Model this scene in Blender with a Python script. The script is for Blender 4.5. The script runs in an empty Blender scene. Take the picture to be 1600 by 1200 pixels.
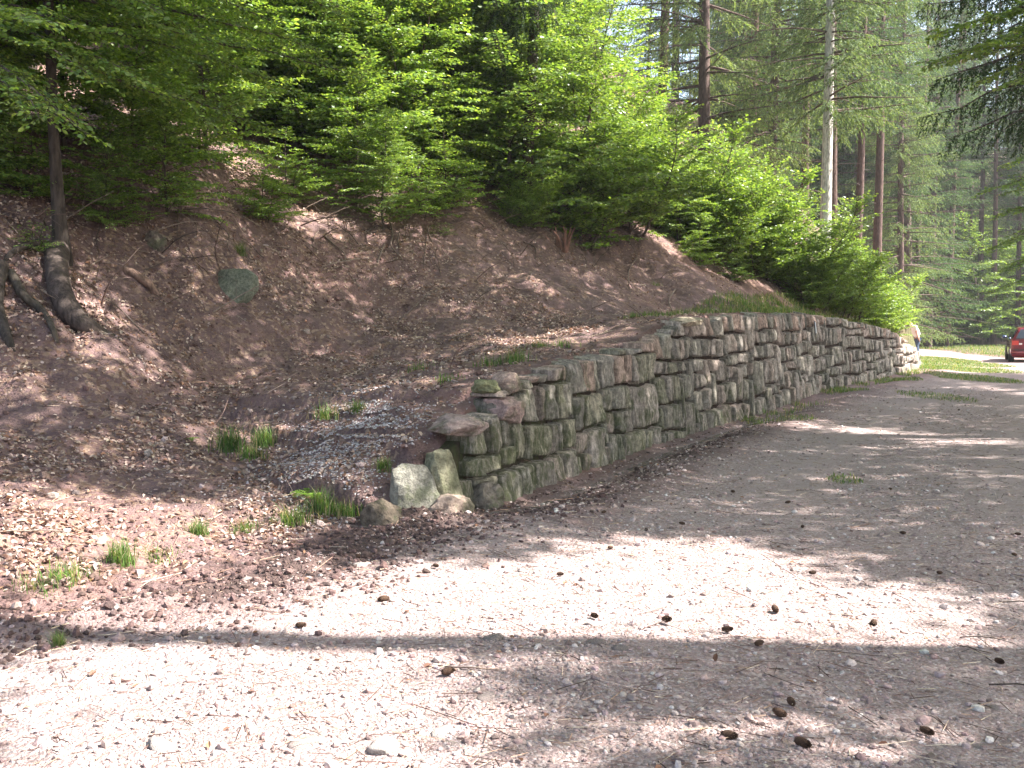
import bpy, math, random
import numpy as np
from mathutils import Vector
R = math.radians
rng = np.random.default_rng(7)
random.seed(7)
SC = bpy.context.scene
COL = SC.collection

# ------------------------------------------------------------------ camera, world, sun, exposure
F = 1570.0; PITCH = math.atan(100.0 / F); CAMZ = 1.6
cam_d = bpy.data.cameras.new('camera'); cam = bpy.data.objects.new('camera', cam_d); COL.objects.link(cam)
cam.location = (0, 0, CAMZ); cam.rotation_euler = (R(90) - PITCH, 0, 0)
cam_d.sensor_width = 36; cam_d.lens = F / 1600 * 36; cam_d.clip_start = 0.05; cam_d.clip_end = 2000
SC.camera = cam
SUN_EL = R(47); SUN_DH = np.array([0.9995, -0.03])
SUN = np.array([SUN_DH[0] * math.cos(SUN_EL), SUN_DH[1] * math.cos(SUN_EL), math.sin(SUN_EL)])
world = bpy.data.worlds.new('World'); SC.world = world; world.use_nodes = True
wn = world.node_tree; wn.nodes.clear()
sky = wn.nodes.new('ShaderNodeTexSky'); sky.sky_type = 'NISHITA'; sky.sun_disc = False
sky.sun_elevation = SUN_EL; sky.sun_rotation = math.atan2(SUN[0], SUN[1])
sky.dust_density = 3.0
bg = wn.nodes.new('ShaderNodeBackground'); bg.inputs['Strength'].default_value = 0.088
wo = wn.nodes.new('ShaderNodeOutputWorld')
wn.links.new(sky.outputs[0], bg.inputs[0]); wn.links.new(bg.outputs[0], wo.inputs[0])
sd = bpy.data.lights.new('sun', 'SUN'); sd.energy = 5.0; sd.angle = R(0.53); sd.color = (1.0, 0.945, 0.9)
so = bpy.data.objects.new('sun', sd); COL.objects.link(so)
so.rotation_euler = Vector(SUN.tolist()).to_track_quat('Z', 'Y').to_euler()
SC.view_settings.view_transform = 'Standard'; SC.view_settings.look = 'None'
SC.view_settings.exposure = 2.4; SC.view_settings.gamma = 1.0
SC.cycles.max_bounces = 7; SC.cycles.diffuse_bounces = 4; SC.cycles.glossy_bounces = 2
SC.cycles.transmission_bounces = 4; SC.cycles.transparent_max_bounces = 4

# ------------------------------------------------------------------ projection helpers
cp, sp = math.cos(PITCH), math.sin(PITCH)
def ray(px, py):
    u = (px - 800) / F; v = (600 - py) / F
    return np.array([u, cp + v * sp, v * cp - sp])
def at(px, py, d):
    r = ray(px, py); return np.array([0, 0, CAMZ]) + r * (d / r[1])
def project(x, y, z):
    f = y * cp - (z - CAMZ) * sp; up = y * sp + (z - CAMZ) * cp
    return 800 + F * x / f, 600 - F * up / f
def gnd(px, py):
    r = ray(px, py); return (r * (CAMZ / -r[2]))[:2]

# ------------------------------------------------------------------ noise
def _h(ix, iy, s):
    n = (ix.astype(np.int64) * 374761393 + iy.astype(np.int64) * 668265263 + s * 974634777) & 0x7fffffff
    n = ((n ^ (n >> 13)) * 1274126177) & 0x7fffffff
    return ((n ^ (n >> 16)) & 0xffff) / 65535.0
def vnoise(x, y, s=0):
    x = np.asarray(x, float); y = np.asarray(y, float)
    ix = np.floor(x); iy = np.floor(y); fx = x - ix; fy = y - iy
    fx = fx * fx * (3 - 2 * fx); fy = fy * fy * (3 - 2 * fy)
    a = _h(ix, iy, s); b = _h(ix + 1, iy, s); c = _h(ix, iy + 1, s); d = _h(ix + 1, iy + 1, s)
    return (a * (1 - fx) + b * fx) * (1 - fy) + (c * (1 - fx) + d * fx) * fy
def fbm(x, y, sc=1.0, o=4, s=0):
    t = 0; a = .5; n = 0
    for i in range(o):
        t = t + a * (vnoise(np.asarray(x) / sc + 17.3 * i, np.asarray(y) / sc - 9.1 * i, s + i) - .5); n += a; a *= .5; sc *= .5
    return t / n * 2          # about -1..1
def sstep(a, b, x):
    t = np.clip((np.asarray(x, float) - a) / (b - a), 0, 1); return t * t * (3 - 2 * t)

# ------------------------------------------------------------------ toe line (foot of wall and bank)
TOE = [(-30, 1.0), (-14, 2.6), (-8, 3.8), (-4.5, 4.6), (-2.75, 5.2), (-1.95, 5.75), (-1.35, 6.7), (-.97, 7.6), (-.165, 8.66), (1.68, 12.56),
       (4.56, 17.9), (7.4, 23.3), (10.6, 28.5), (13.5, 33.5), (15.2, 38), (16.2, 43), (18.0, 50), (20.5, 58), (21.5, 75), (20, 110), (15, 160), (0, 240)]
def catmull(P, n=6):
    P = [np.array(p, float) for p in P]; P = [2 * P[0] - P[1]] + P + [2 * P[-1] - P[-2]]; out = []
    for i in range(1, len(P) - 2):
        for k in range(n):
            t = k / n; a, b, c, d = P[i - 1:i + 3]
            out.append(.5 * ((2 * b) + (c - a) * t + (2 * a - 5 * b + 4 * c - d) * t * t + (3 * b - a - 3 * c + d) * t ** 3))
    out.append(P[-2]); return np.array(out)
TL = catmull(TOE, 5)
TS = np.concatenate([[0], np.cumsum(np.linalg.norm(np.diff(TL, axis=0), axis=1))])
def seg_st(x, y, L=TL, S=TS):
    x = np.asarray(x, float).ravel(); y = np.asarray(y, float).ravel(); so_, to_ = [], []
    A = L[:-1]; D = L[1:] - A; ll = (D ** 2).sum(1)
    for c in range(0, len(x), 20000):
        X = x[c:c + 20000, None] - A[:, 0]; Y = y[c:c + 20000, None] - A[:, 1]
        k = np.clip((X * D[:, 0] + Y * D[:, 1]) / ll, 0, 1)
        ex = X - k * D[:, 0]; ey = Y - k * D[:, 1]; dd = ex * ex + ey * ey
        j = dd.argmin(1); q = np.arange(len(j))
        side = D[j, 0] * Y[q, j] - D[j, 1] * X[q, j]
        so_.append(S[j] + k[q, j] * np.sqrt(ll[j])); to_.append(np.sqrt(dd[q, j]) * np.sign(side))
    return np.concatenate(so_), np.concatenate(to_)
def toe_at(s):
    s = np.asarray(s, float)
    x = np.interp(s, TS, TL[:, 0]); y = np.interp(s, TS, TL[:, 1])
    e = .05; dx = np.interp(s + e, TS, TL[:, 0]) - np.interp(s - e, TS, TL[:, 0]); dy = np.interp(s + e, TS, TL[:, 1]) - np.interp(s - e, TS, TL[:, 1])
    l = np.hypot(dx, dy); return x, y, -dy / l, dx / l            # point, left normal (towards the hill)
_ss = np.linspace(0, TS[-1], 6000); _tx, _ty, _, _ = toe_at(_ss); _tp, _tyy = project(_tx, np.maximum(_ty, .5), 0 * _tx)
def s_of_px(px):
    m = (_ty > 6.5) & (_ty < 36); i = np.argmin(np.abs(_tp[m] - px)); return _ss[m][i]
HP = [(560, 830), (600, 775), (640, 728), (690, 694), (718, 690), (722, 684), (760, 655), (795, 628), (800, 610), (830, 592), (870, 578), (905, 563), (925, 556), (935, 560), (1010, 548), (1050, 512),
      (1090, 497), (1180, 489), (1280, 490), (1340, 501), (1385, 511), (1405, 521), (1422, 536), (1436, 552), (1443, 568)]
HS, HH = [], []
for px, py in HP:
    s = s_of_px(px); x, y, _, _ = toe_at(s); HS.append(s); HH.append(max(0.02, at(px, py, float(y))[2]))
HS = np.array(HS); HH = np.array(HH)
S0 = s_of_px(722); S1 = HS[-1]
def Hs(s): return np.interp(s, HS, HH, left=0, right=0)

# ------------------------------------------------------------------ terrain by thin plate spline
CP = [(0, 850, 6.1), (0, 700, 8), (0, 600, 9.1), (0, 520, 9.7), (150, 525, 9.9), (0, 400, 10.7), (0, 250, 12.6), (0, 100, 17), (0, 0, 21),
      (300, 850, 6.75), (300, 700, 9), (300, 600, 11), (300, 500, 12.1), (300, 400, 13), (300, 300, 14.2), (300, 200, 17.5), (300, 50, 24),
      (500, 750, 8.7), (500, 650, 10.6), (500, 560, 13), (500, 450, 14.8), (500, 350, 16.3), (500, 250, 19.5), (500, 100, 27),
      (700, 600, 11.3), (700, 520, 14), (700, 430, 16.2), (700, 340, 18.2), (700, 240, 22), (700, 100, 31),
      (850, 545, 12.3), (850, 500, 15.5), (850, 420, 18.3), (850, 345, 20.3), (850, 200, 28),
      (1000, 500, 17), (1000, 440, 20.3), (1000, 375, 22.5), (1000, 200, 33),
      (1150, 477, 20.5), (1150, 445, 23.5), (1150, 405, 27.5), (1150, 260, 42),
      (1280, 478, 25), (1290, 452, 31), (1300, 380, 44), (1390, 497, 31.5), (1400, 480, 36), (1400, 450, 48), (1420, 485, 54)]
pts = [tuple(at(*c)) for c in CP]
pts += [(-30, 12, 11), (-30, 40, 22), (-10, 60, 22), (5, 70, 14), (15, 90, 5), (-10, 110, 30), (-40, 90, 34), (-12, 4.5, .9), (-12, 9, 4.0), (-25, 4, 2.5), (-30, -20, 0), (18, 120, 5), (-60, 20, 22), (-6, 7.5, .95), (-5.5, 6, .45), (13.2, 37, .45), (14.3, 41.5, .3), (12, 39, 1.0), (12.2, 35.5, .9)]
for s in np.linspace(2, TS[-1], 46):                    # zero along the toe where there is no wall
    if s < HS[2] or s > S1 + .5:
        x, y, _, _ = toe_at(s); pts.append((float(x), float(y), 0.0))
pts = np.array(pts)
def _k(r2): return np.where(r2 > 1e-9, r2 * np.log(np.maximum(r2, 1e-9)), 0)
n = len(pts); K = _k(((pts[:, None, :2] - pts[None, :, :2]) ** 2).sum(2)) + np.eye(n) * .6
Pm = np.hstack([np.ones((n, 1)), pts[:, :2]]); A = np.zeros((n + 3, n + 3)); A[:n, :n] = K; A[:n, n:] = Pm; A[n:, :n] = Pm.T
W = np.linalg.solve(A, np.concatenate([pts[:, 2], [0, 0, 0]]))
def tps(x, y):
    out = np.empty(len(x))
    for c in range(0, len(x), 50000):
        X = x[c:c + 50000]; Y = y[c:c + 50000]
        r2 = (X[:, None] - pts[:, 0]) ** 2 + (Y[:, None] - pts[:, 1]) ** 2
        out[c:c + 50000] = _k(r2) @ W[:n] + W[n] + W[n + 1] * X + W[n + 2] * Y
    return out
def gpoly(L): return np.array([gnd(*p) for p in L])
ROAD = np.vstack([TL[(TL[:, 1] < 58.5)], np.array([(22.6, 56), (22.3, 51), (21.3, 47.4), (20.7, 43), (22, 40), (30, 38), (70, 40), (70, 33), (30, 31), (20, 28.5), (14, 22), (10.2, 14), (9, 6), (9, -14), (-30, -14)])])
def inpoly(x, y, P):
    x = np.asarray(x).ravel(); y = np.asarray(y).ravel(); ins = np.zeros(len(x), bool); j = len(P) - 1
    for i in range(len(P)):
        c = ((P[i, 1] > y) != (P[j, 1] > y)) & (x < (P[j, 0] - P[i, 0]) * (y - P[i, 1]) / (P[j, 1] - P[i, 1] + 1e-12) + P[i, 0]); ins ^= c; j = i
    return ins
def sdist(x, y, P):                                     # >0 inside
    Q = np.vstack([P, P[:1]]); _, d = seg_st(x, y, Q, np.concatenate([[0], np.cumsum(np.linalg.norm(np.diff(Q, axis=0), axis=1) + 1e-9)]))
    return np.where(inpoly(x, y, P), 1, -1) * np.abs(d)
def terrain(x, y, fine=True, full=False):
    x = np.asarray(x, float).ravel(); y = np.asarray(y, float).ravel()
    s, t = seg_st(x, y); H = Hs(s)
    rd = np.hypot(x, y)
    hill = np.clip(tps(x, y), 0.0, 60)
    onw = (s > S0 - .8) & (s < S1 + .3)
    hill = np.where(onw, H + (np.maximum(hill, H - .1) - H) * sstep(.3, 2.2, t), hill)
    rough = sstep(1.5, 4, t) * (1 - .0 * t)
    bn = fbm(x, y, 1.6, 4, 3) * .24 + (np.abs(fbm(x, y, .8, 4, 21)) - .3) * .26
    hill = hill + bn * rough + fbm(x, y, .4, 4, 11) * .09 * sstep(.2, 1, t)
    road = fbm(x, y, 2.5, 3, 5) * .035 - .05 * np.exp(-((t + .35) / .22) ** 2) * sstep(S0 - .6, S0, s) * (s < S1 - 4)
    road = road + .035 * np.exp(-((t + .95) / .3) ** 2) * sstep(6, 9, s) * (s < S1)
    # loose earth ridge between bank and road in the left foreground
    road = road + .075 * np.exp(-((t + .25) / .35) ** 2) * (1 - sstep(S0 - .1, S0 + .9, s)) * (1 + fbm(x, y, .35, 3, 8))
    rs = sdist(x, y, ROAD)
    off = sstep(0, 14, -rs) * (t < 0)
    road = road - .3 * sstep(0, 3, -rs) * (x > 0) * (y < 30) * (t < 0) + off * (1.4 * sstep(60, 110, y) + 34 * sstep(75, 210, y)) + .15 * fbm(x, y, 3, 3, 2) * sstep(0, 3, -rs) * (t < 0)
    w = np.where((s > S0 - .35) & (s < S1 - .2), sstep(.14, .3, t), sstep(-.25, .7, t))
    z = road * (1 - w) + hill * w
    if fine:
        fade = np.clip(1.4 - rd / 22, .12, 1)
        z = z + fade * (fbm(x, y, .16, 3, 31) * .016 * (.5 + 1.2 * w + 1.0 * np.exp(-((t + .2) / .5) ** 2) * (s < S0 + 1.5)))
    if full: return z, s, t, rs
    return z
def tz(x, y): return float(terrain([x], [y], False)[0])
# cached height grid for ray marching
_gx = np.linspace(-30, 40, 281); _gy = np.linspace(2, 72, 281); _GX, _GY = np.meshgrid(_gx, _gy)
_GZ = terrain(_GX, _GY, False).reshape(_GX.shape)
def gz(x, y):
    x = np.asarray(x, float); y = np.asarray(y, float)
    fx = np.clip((x + 30) / .25, 0, 279.99); fy = np.clip((y - 2) / .25, 0, 279.99); i = fx.astype(int); j = fy.astype(int); u = fx - i; v = fy - j
    return (_GZ[j, i] * (1 - u) + _GZ[j, i + 1] * u) * (1 - v) + (_GZ[j + 1, i] * (1 - u) + _GZ[j + 1, i + 1] * u) * v
def hit(px, py):
    r = ray(px, py); r = r / r[1]; d = np.arange(3, 70, .04); P = r[None] * d[:, None] + np.array([0, 0, CAMZ])
    m = P[:, 2] < gz(P[:, 0], P[:, 1]); i = int(np.argmax(m)) if m.any() else len(d) - 1
    return P[i]

# ------------------------------------------------------------------ mesh helpers
class MB:
    def __init__(s): s.V = []; s.F3 = []; s.F4 = []; s.C = []; s.n = 0
    def add(s, V, F, col=(1, 1, 1)):
        V = np.asarray(V, float).reshape(-1, 3); F = np.asarray(F, int)
        (s.F3 if F.shape[1] == 3 else s.F4).append(F + s.n); s.V.append(V); s.n += len(V)
        c = np.asarray(col, float)
        s.C.append(np.broadcast_to(c, (len(V), 3)) if c.ndim == 1 else c)
    def build(s, name, mat, parent=None, smooth=False):
        me = bpy.data.meshes.new(name); V = np.vstack(s.V)
        F3 = np.vstack(s.F3) if s.F3 else np.zeros((0, 3), int); F4 = np.vstack(s.F4) if s.F4 else np.zeros((0, 4), int)
        idx = np.concatenate([F4.ravel(), F3.ravel()]).astype(np.int32)
        st = np.concatenate([np.arange(len(F4)) * 4, len(F4) * 4 + np.arange(len(F3)) * 3]).astype(np.int32)
        me.vertices.add(len(V)); me.vertices.foreach_set('co', V.astype(np.float32).ravel())
        me.loops.add(len(idx)); me.loops.foreach_set('vertex_index', idx)
        me.polygons.add(len(st)); me.polygons.foreach_set('loop_start', st)
        me.update(calc_edges=True)
        me.polygons.foreach_set('use_smooth', np.full(len(st), smooth))
        C = np.vstack(s.C); ca = me.color_attributes.new('col', 'FLOAT_COLOR', 'POINT')
        ca.data.foreach_set('color', np.hstack([C, np.ones((len(C), 1))]).astype(np.float32).ravel())
        me.validate(); me.materials.append(mat)
        o = bpy.data.objects.new(name, me); COL.objects.link(o)
        if parent: o.parent = parent
        return o
def inst(mb, TV, TF, T, M, cols):
    """T (N,3) positions, M (N,3,3) matrices (columns = axes); appended as one block"""
    N = len(T)
    if N == 0: return
    V = np.einsum('nij,vj->nvi', M, TV) + T[:, None]; k = len(TV)
    Fs = (TF[None] + (np.arange(N) * k)[:, None, None]).reshape(-1, TF.shape[1])
    mb.add(V.reshape(-1, 3), Fs, np.repeat(cols, k, axis=0))
def norm(v): return v / np.maximum(np.linalg.norm(v, axis=-1, keepdims=True), 1e-9)
def frames(a, nrm):
    a = norm(a); b = norm(np.cross(nrm, a)); c = np.cross(a, b); return a, b, c
def tube(mb, P, Rr, n=6, col=(1, 1, 1), noise=0, cap=False):
    P = np.asarray(P, float); Rr = np.broadcast_to(np.asarray(Rr, float), (len(P),)); T = norm(np.gradient(P, axis=0))
    ref = np.array([0, 0, 1.]) if abs(T[0, 2]) < .8 else np.array([1., 0, 0]); a = np.cross(T, ref); a = norm(a); b = np.cross(T, a)
    th = np.arange(n) / n * 2 * math.pi
    rr = Rr[:, None] * (1 + noise * (rng.random((len(P), n)) - .5))
    V = P[:, None] + rr[..., None] * (np.cos(th)[None, :, None] * a[:, None] + np.sin(th)[None, :, None] * b[:, None])
    i = np.arange(len(P) - 1)[:, None] * n; j = np.arange(n)[None]; k = (j + 1) % n
    Fq = np.stack([i + j, i + k, i + n + k, i + n + j], -1).reshape(-1, 4)
    mb.add(V.reshape(-1, 3), Fq, col)
    if cap:
        mb.add(np.vstack([V[-1], P[-1:] + T[-1:] * Rr[-1] * .3]), [[q, (q + 1) % n, n] for q in range(n)], col)
        mb.add(np.vstack([V[0], P[:1] - T[:1] * Rr[0] * .3]), [[(q + 1) % n, q, n] for q in range(n)], col)
def box(mb, c, h, col=(1, 1, 1), rot=None):
    V = np.array([[x, y, z] for x in (-1, 1) for y in (-1, 1) for z in (-1, 1)]) * np.array(h)
    if rot is not None: V = V @ np.array(rot).T
    mb.add(V + np.array(c), [[0, 1, 3, 2], [4, 6, 7, 5], [0, 4, 5, 1], [2, 3, 7, 6], [0, 2, 6, 4], [1, 5, 7, 3]], col)
def tag(o, label=None, cat=None, group=None, kind=None):
    if label: o['label'] = label
    if cat: o['category'] = cat
    if group: o['group'] = group
    if kind: o['kind'] = kind
    return o
def empty(name, loc=(0, 0, 0), rz=0):
    e = bpy.data.objects.new(name, None); COL.objects.link(e); e.location = loc; e.rotation_euler = (0, 0, rz); e.empty_display_size = .2; return e
def copy_tree(o, parent=None):
    c = o.copy(); COL.objects.link(c); c.parent = parent
    for ch in list(o.children): copy_tree(ch, c)
    return c

# ------------------------------------------------------------------ materials
class NT:
    def __init__(s, name):
        s.m = bpy.data.materials.new(name); s.m.use_nodes = True; s.t = s.m.node_tree; s.t.nodes.clear()
        s.out = s.t.nodes.new('ShaderNodeOutputMaterial')
    def n(s, typ, ins={}, **kw):
        nd = s.t.nodes.new(typ)
        for k, v in kw.items(): setattr(nd, k, v)
        for k, v in ins.items():
            if isinstance(v, bpy.types.NodeSocket): s.t.links.new(v, nd.inputs[k])
            else:
                if isinstance(v, tuple) and len(v) == 3 and nd.inputs[k].type == 'RGBA': v = (*v, 1)
                nd.inputs[k].default_value = v
        return nd
    def pos(s): return s.n('ShaderNodeNewGeometry').outputs['Position']
    def obj(s): return s.n('ShaderNodeTexCoord').outputs['Object']
    def noise(s, sc, vec=None, det=4, rough=.6): 
        return s.n('ShaderNodeTexNoise', {'Vector': vec or s.obj(), 'Scale': sc, 'Detail': det, 'Roughness': rough}).outputs['Fac']
    def mix(s, f, a, b, bt='MIX'):
        nd = s.n('ShaderNodeMix', data_type='RGBA', blend_type=bt)
        for i, v in ((0, f), (6, a), (7, b)):
            if isinstance(v, bpy.types.NodeSocket): s.t.links.new(v, nd.inputs[i])
            else: nd.inputs[i].default_value = (*v, 1) if isinstance(v, tuple) else v
        return nd.outputs[2]
    def ramp(s, f, a, b, x0=0., x1=1.):
        return s.n('ShaderNodeMapRange', {'Value': f, 'From Min': a, 'From Max': b, 'To Min': x0, 'To Max': x1}, interpolation_type='SMOOTHSTEP').outputs[0]
    def math(s, op, a, b=0.): return s.n('ShaderNodeMath', {0: a, 1: b}, operation=op).outputs[0]
    def attr(s, nm, o='Color'): return s.n('ShaderNodeAttribute', attribute_name=nm).outputs[o]
    def bump(s, h, st=.5, dist=.02, nrm=None):
        d = {'Height': h, 'Strength': st, 'Distance': dist}
        if nrm: d['Normal'] = nrm
        return s.n('ShaderNodeBump', d).outputs[0]
    def fin(s, col, rough=.9, nrm=None, spec=.3, **kw):
        d = {'Base Color': col, 'Roughness': rough, 'Specular IOR Level': spec}; d.update(kw)
        if nrm: d['Normal'] = nrm
        b = s.n('ShaderNodeBsdfPrincipled', d); s.t.links.new(b.outputs[0], s.out.inputs[0]); return s.m

def ground_mat():
    t = NT('ground'); p = t.pos()
    a_g = t.attr('m_gravel', 'Fac'); a_m = t.attr('m_mud', 'Fac'); a_gr = t.attr('m_grass', 'Fac'); a_l = t.attr('m_litter', 'Fac')
    big = t.noise(.55, p, 5); mid = t.noise(5, p, 6, .7); fine = t.noise(45, p, 5, .75)
    v1 = t.n('ShaderNodeTexVoronoi', {'Vector': p, 'Scale': 42.0, 'Randomness': 1.0}); v2 = t.n('ShaderNodeTexVoronoi', {'Vector': p, 'Scale': 95.0})
    sep = t.n('ShaderNodeSeparateColor', {0: v1.outputs['Color']}); sep2 = t.n('ShaderNodeSeparateColor', {0: v2.outputs['Color']})
    # gravel
    g0 = t.mix(t.ramp(mid, .35, .65), (.265, .185, .17), (.37, .27, .25))
    g0 = t.mix(t.ramp(big, .4, .65), g0, (.33, .25, .237))
    cell = t.mix(sep.outputs[0], (.21, .15, .13), (.49, .41, .38))
    g1 = t.mix(t.math('MULTIPLY', t.ramp(sep.outputs[1], .35, .6), .75), g0, cell)
    g1 = t.mix(t.ramp(sep2.outputs[0], .55, .9, 0, .6), g1, t.mix(sep2.outputs[1], (.2, .14, .125), (.62, .56, .55)))
    g1 = t.mix(t.math('MULTIPLY', t.attr('m_track', 'Fac'), .75), g1, t.mix(t.ramp(fine, .3, .7), (.33, .25, .237), (.42, .345, .32)))
    # soil
    s0 = t.mix(t.ramp(mid, .3, .7), (.10, .064, .062), (.20, .13, .122)); s0 = t.mix(t.ramp(big, .45, .7), s0, (.22, .13, .115))
    s0 = t.mix(t.ramp(fine, .45, .75, 0, .6), s0, (.22, .15, .125))
    lit = t.n('ShaderNodeTexVoronoi', {'Vector': p, 'Scale': 26.0}); ls = t.n('ShaderNodeSeparateColor', {0: lit.outputs['Color']})
    lc = t.mix(ls.outputs[1], (.14, .075, .045), (.42, .30, .22))
    lm = t.math('MULTIPLY', t.ramp(ls.outputs[0], .45, .75), t.math('MULTIPLY', a_l, t.ramp(t.noise(2.2, p, 5, .7), .38, .56)))
    s1 = t.mix(t.math('MULTIPLY', lm, .8), s0, lc)
    c = t.mix(a_g, s1, g1)
    c = t.mix(t.math('MULTIPLY', a_m, .95), c, t.mix(fine, (.04, .026, .022), (.10, .066, .056)))
    c = t.mix(t.math('MULTIPLY', a_gr, .8), c, t.mix(fine, (.05, .075, .02), (.12, .15, .05)))
    h = t.math('ADD', t.math('MULTIPLY', v1.outputs['Distance'], -.8), t.math('ADD', t.math('MULTIPLY', v2.outputs['Distance'], -.35), t.math('ADD', t.math('MULTIPLY', fine, .8), t.math('MULTIPLY', mid, 1.5))))
    wet = t.attr('m_wet', 'Fac')
    rough = t.n('ShaderNodeMapRange', {'Value': wet, 'To Min': .93, 'To Max': .3}).outputs[0]
    return t.fin(c, rough, t.bump(h, .9, .022), .25)
def col_mat(name, rough=.9, var=.35, sc=12, bump=.4, spec=.3, dist=.01, stretch=None):
    t = NT(name); v = t.obj()
    if stretch: v = t.n('ShaderNodeMapping', {'Vector': v, 'Scale': stretch}).outputs[0]
    nz = t.noise(sc, v, 6, .7)
    c = t.mix(1.0, t.attr('col'), t.mix(t.ramp(nz, .3, .7), (1 - var,) * 3, (1 + var,) * 3), 'MULTIPLY')
    if name == 'rock': c = t.mix(t.ramp(t.noise(4, v, 5, .7), .48, .62, 0, .7), c, (.10, .11, .06)); c = t.mix(t.ramp(t.noise(70, v, 3, .8), .55, .7, 0, .5), c, (.09, .065, .055))
    return t.fin(c, rough, t.bump(nz, bump, dist), spec)
def leaf_mat(name, trans=.5, tcol=(1.6, 1.5, .6), rough=.45, spec=.35):
    t = NT(name); c = t.attr('col'); oi = t.n('ShaderNodeObjectInfo').outputs['Random']
    c = t.mix(1.0, c, t.mix(oi, (.88, .86, .9), (1.14, 1.1, 1.0)), 'MULTIPLY')
    b = t.n('ShaderNodeBsdfPrincipled', {'Base Color': c, 'Roughness': rough, 'Specular IOR Level': spec})
    tr = t.n('ShaderNodeBsdfTranslucent', {'Color': t.mix(1.0, c, tcol, 'MULTIPLY')})
    m = t.n('ShaderNodeMixShader', {0: trans}); t.t.links.new(b.outputs[0], m.inputs[1]); t.t.links.new(tr.outputs[0], m.inputs[2])
    t.t.links.new(m.outputs[0], t.out.inputs[0]); return t.m
def wall_mat():
    t = NT('wall_stone'); p = t.pos(); c = t.attr('col')
    st = t.noise(9, t.n('ShaderNodeMapping', {'Vector': p, 'Scale': (2.6, 2.6, .35)}).outputs[0], 6, .75)
    fi = t.noise(38, p, 5, .8); md = t.noise(3.2, p, 5, .7)
    c = t.mix(1.0, c, t.mix(t.ramp(st, .3, .7), (.62, .6, .57), (1.62, 1.56, 1.47)), 'MULTIPLY')
    c = t.mix(1.0, c, t.mix(t.ramp(t.noise(14, p, 5, .8), .35, .65), (.55, .55, .53), (1.28, 1.26, 1.24)), 'MULTIPLY')
    c = t.mix(1.0, c, t.mix(fi, (.7, .7, .7), (1.3, 1.3, 1.3)), 'MULTIPLY')
    z = t.n('ShaderNodeSeparateXYZ', {0: p}).outputs[2]
    low = t.n('ShaderNodeMapRange', {'Value': z, 'From Min': 1.3, 'From Max': .1, 'To Min': -.07, 'To Max': .07}).outputs[0]
    y = t.n('ShaderNodeSeparateXYZ', {0: p}).outputs[1]
    near = t.n('ShaderNodeMapRange', {'Value': y, 'From Min': 18., 'From Max': 10., 'To Min': -.05, 'To Max': .06}).outputs[0]
    mm = t.ramp(t.math('ADD', t.math('ADD', md, low), near), .5, .66)
    mm = t.math('MULTIPLY', mm, t.ramp(st, .68, .42))
    c = t.mix(t.math('MULTIPLY', mm, .75), c, t.mix(fi, (.045, .055, .022), (.10, .12, .045)))
    return t.fin(c, .92, t.bump(t.math('ADD', st, t.math('MULTIPLY', fi, 1.1)), .9, .03), .2)
def flat_mat(name, col, rough=.5, spec=.5, metal=0., nz=.06, coat=0.):
    t = NT(name); n_ = t.noise(20, None, 4)
    c = t.mix(1.0, col, t.mix(n_, (1 - nz,) * 3, (1 + nz,) * 3), 'MULTIPLY')
    return t.fin(c, rough, None, spec, Metallic=metal, **{'Coat Weight': coat})
M_GROUND = ground_mat(); M_WALL = wall_mat()
M_PEB = col_mat('pebble', .85, .25, 60, .3); M_ROCK = col_mat('rock', .9, .5, 14, 1.0, .2, .05); M_STONE = col_mat('stone', .9, .4, 30, .8, .2, .02); M_CLOD = col_mat('clod', .95, .4, 40, .8, .2)
M_DEAD = leaf_mat('dead_leaf', .15, (1, .8, .6), .6, .3)
M_LEAF = leaf_mat('beech_leaf', .42, (1.75, 1.65, .7), .38, .5)
M_NEED = leaf_mat('needles', .3, (1.6, 1.6, .8), .7, .12)
M_GRASS = leaf_mat('grass_blade', .35, (1.5, 1.4, .6), .5, .3)
M_BARK = col_mat('bark', .92, .5, 22, 1.0, .2, .02, (1, 1, .25)); M_TWIG = col_mat('twig', .9, .4, 30, .5, .2)

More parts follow.
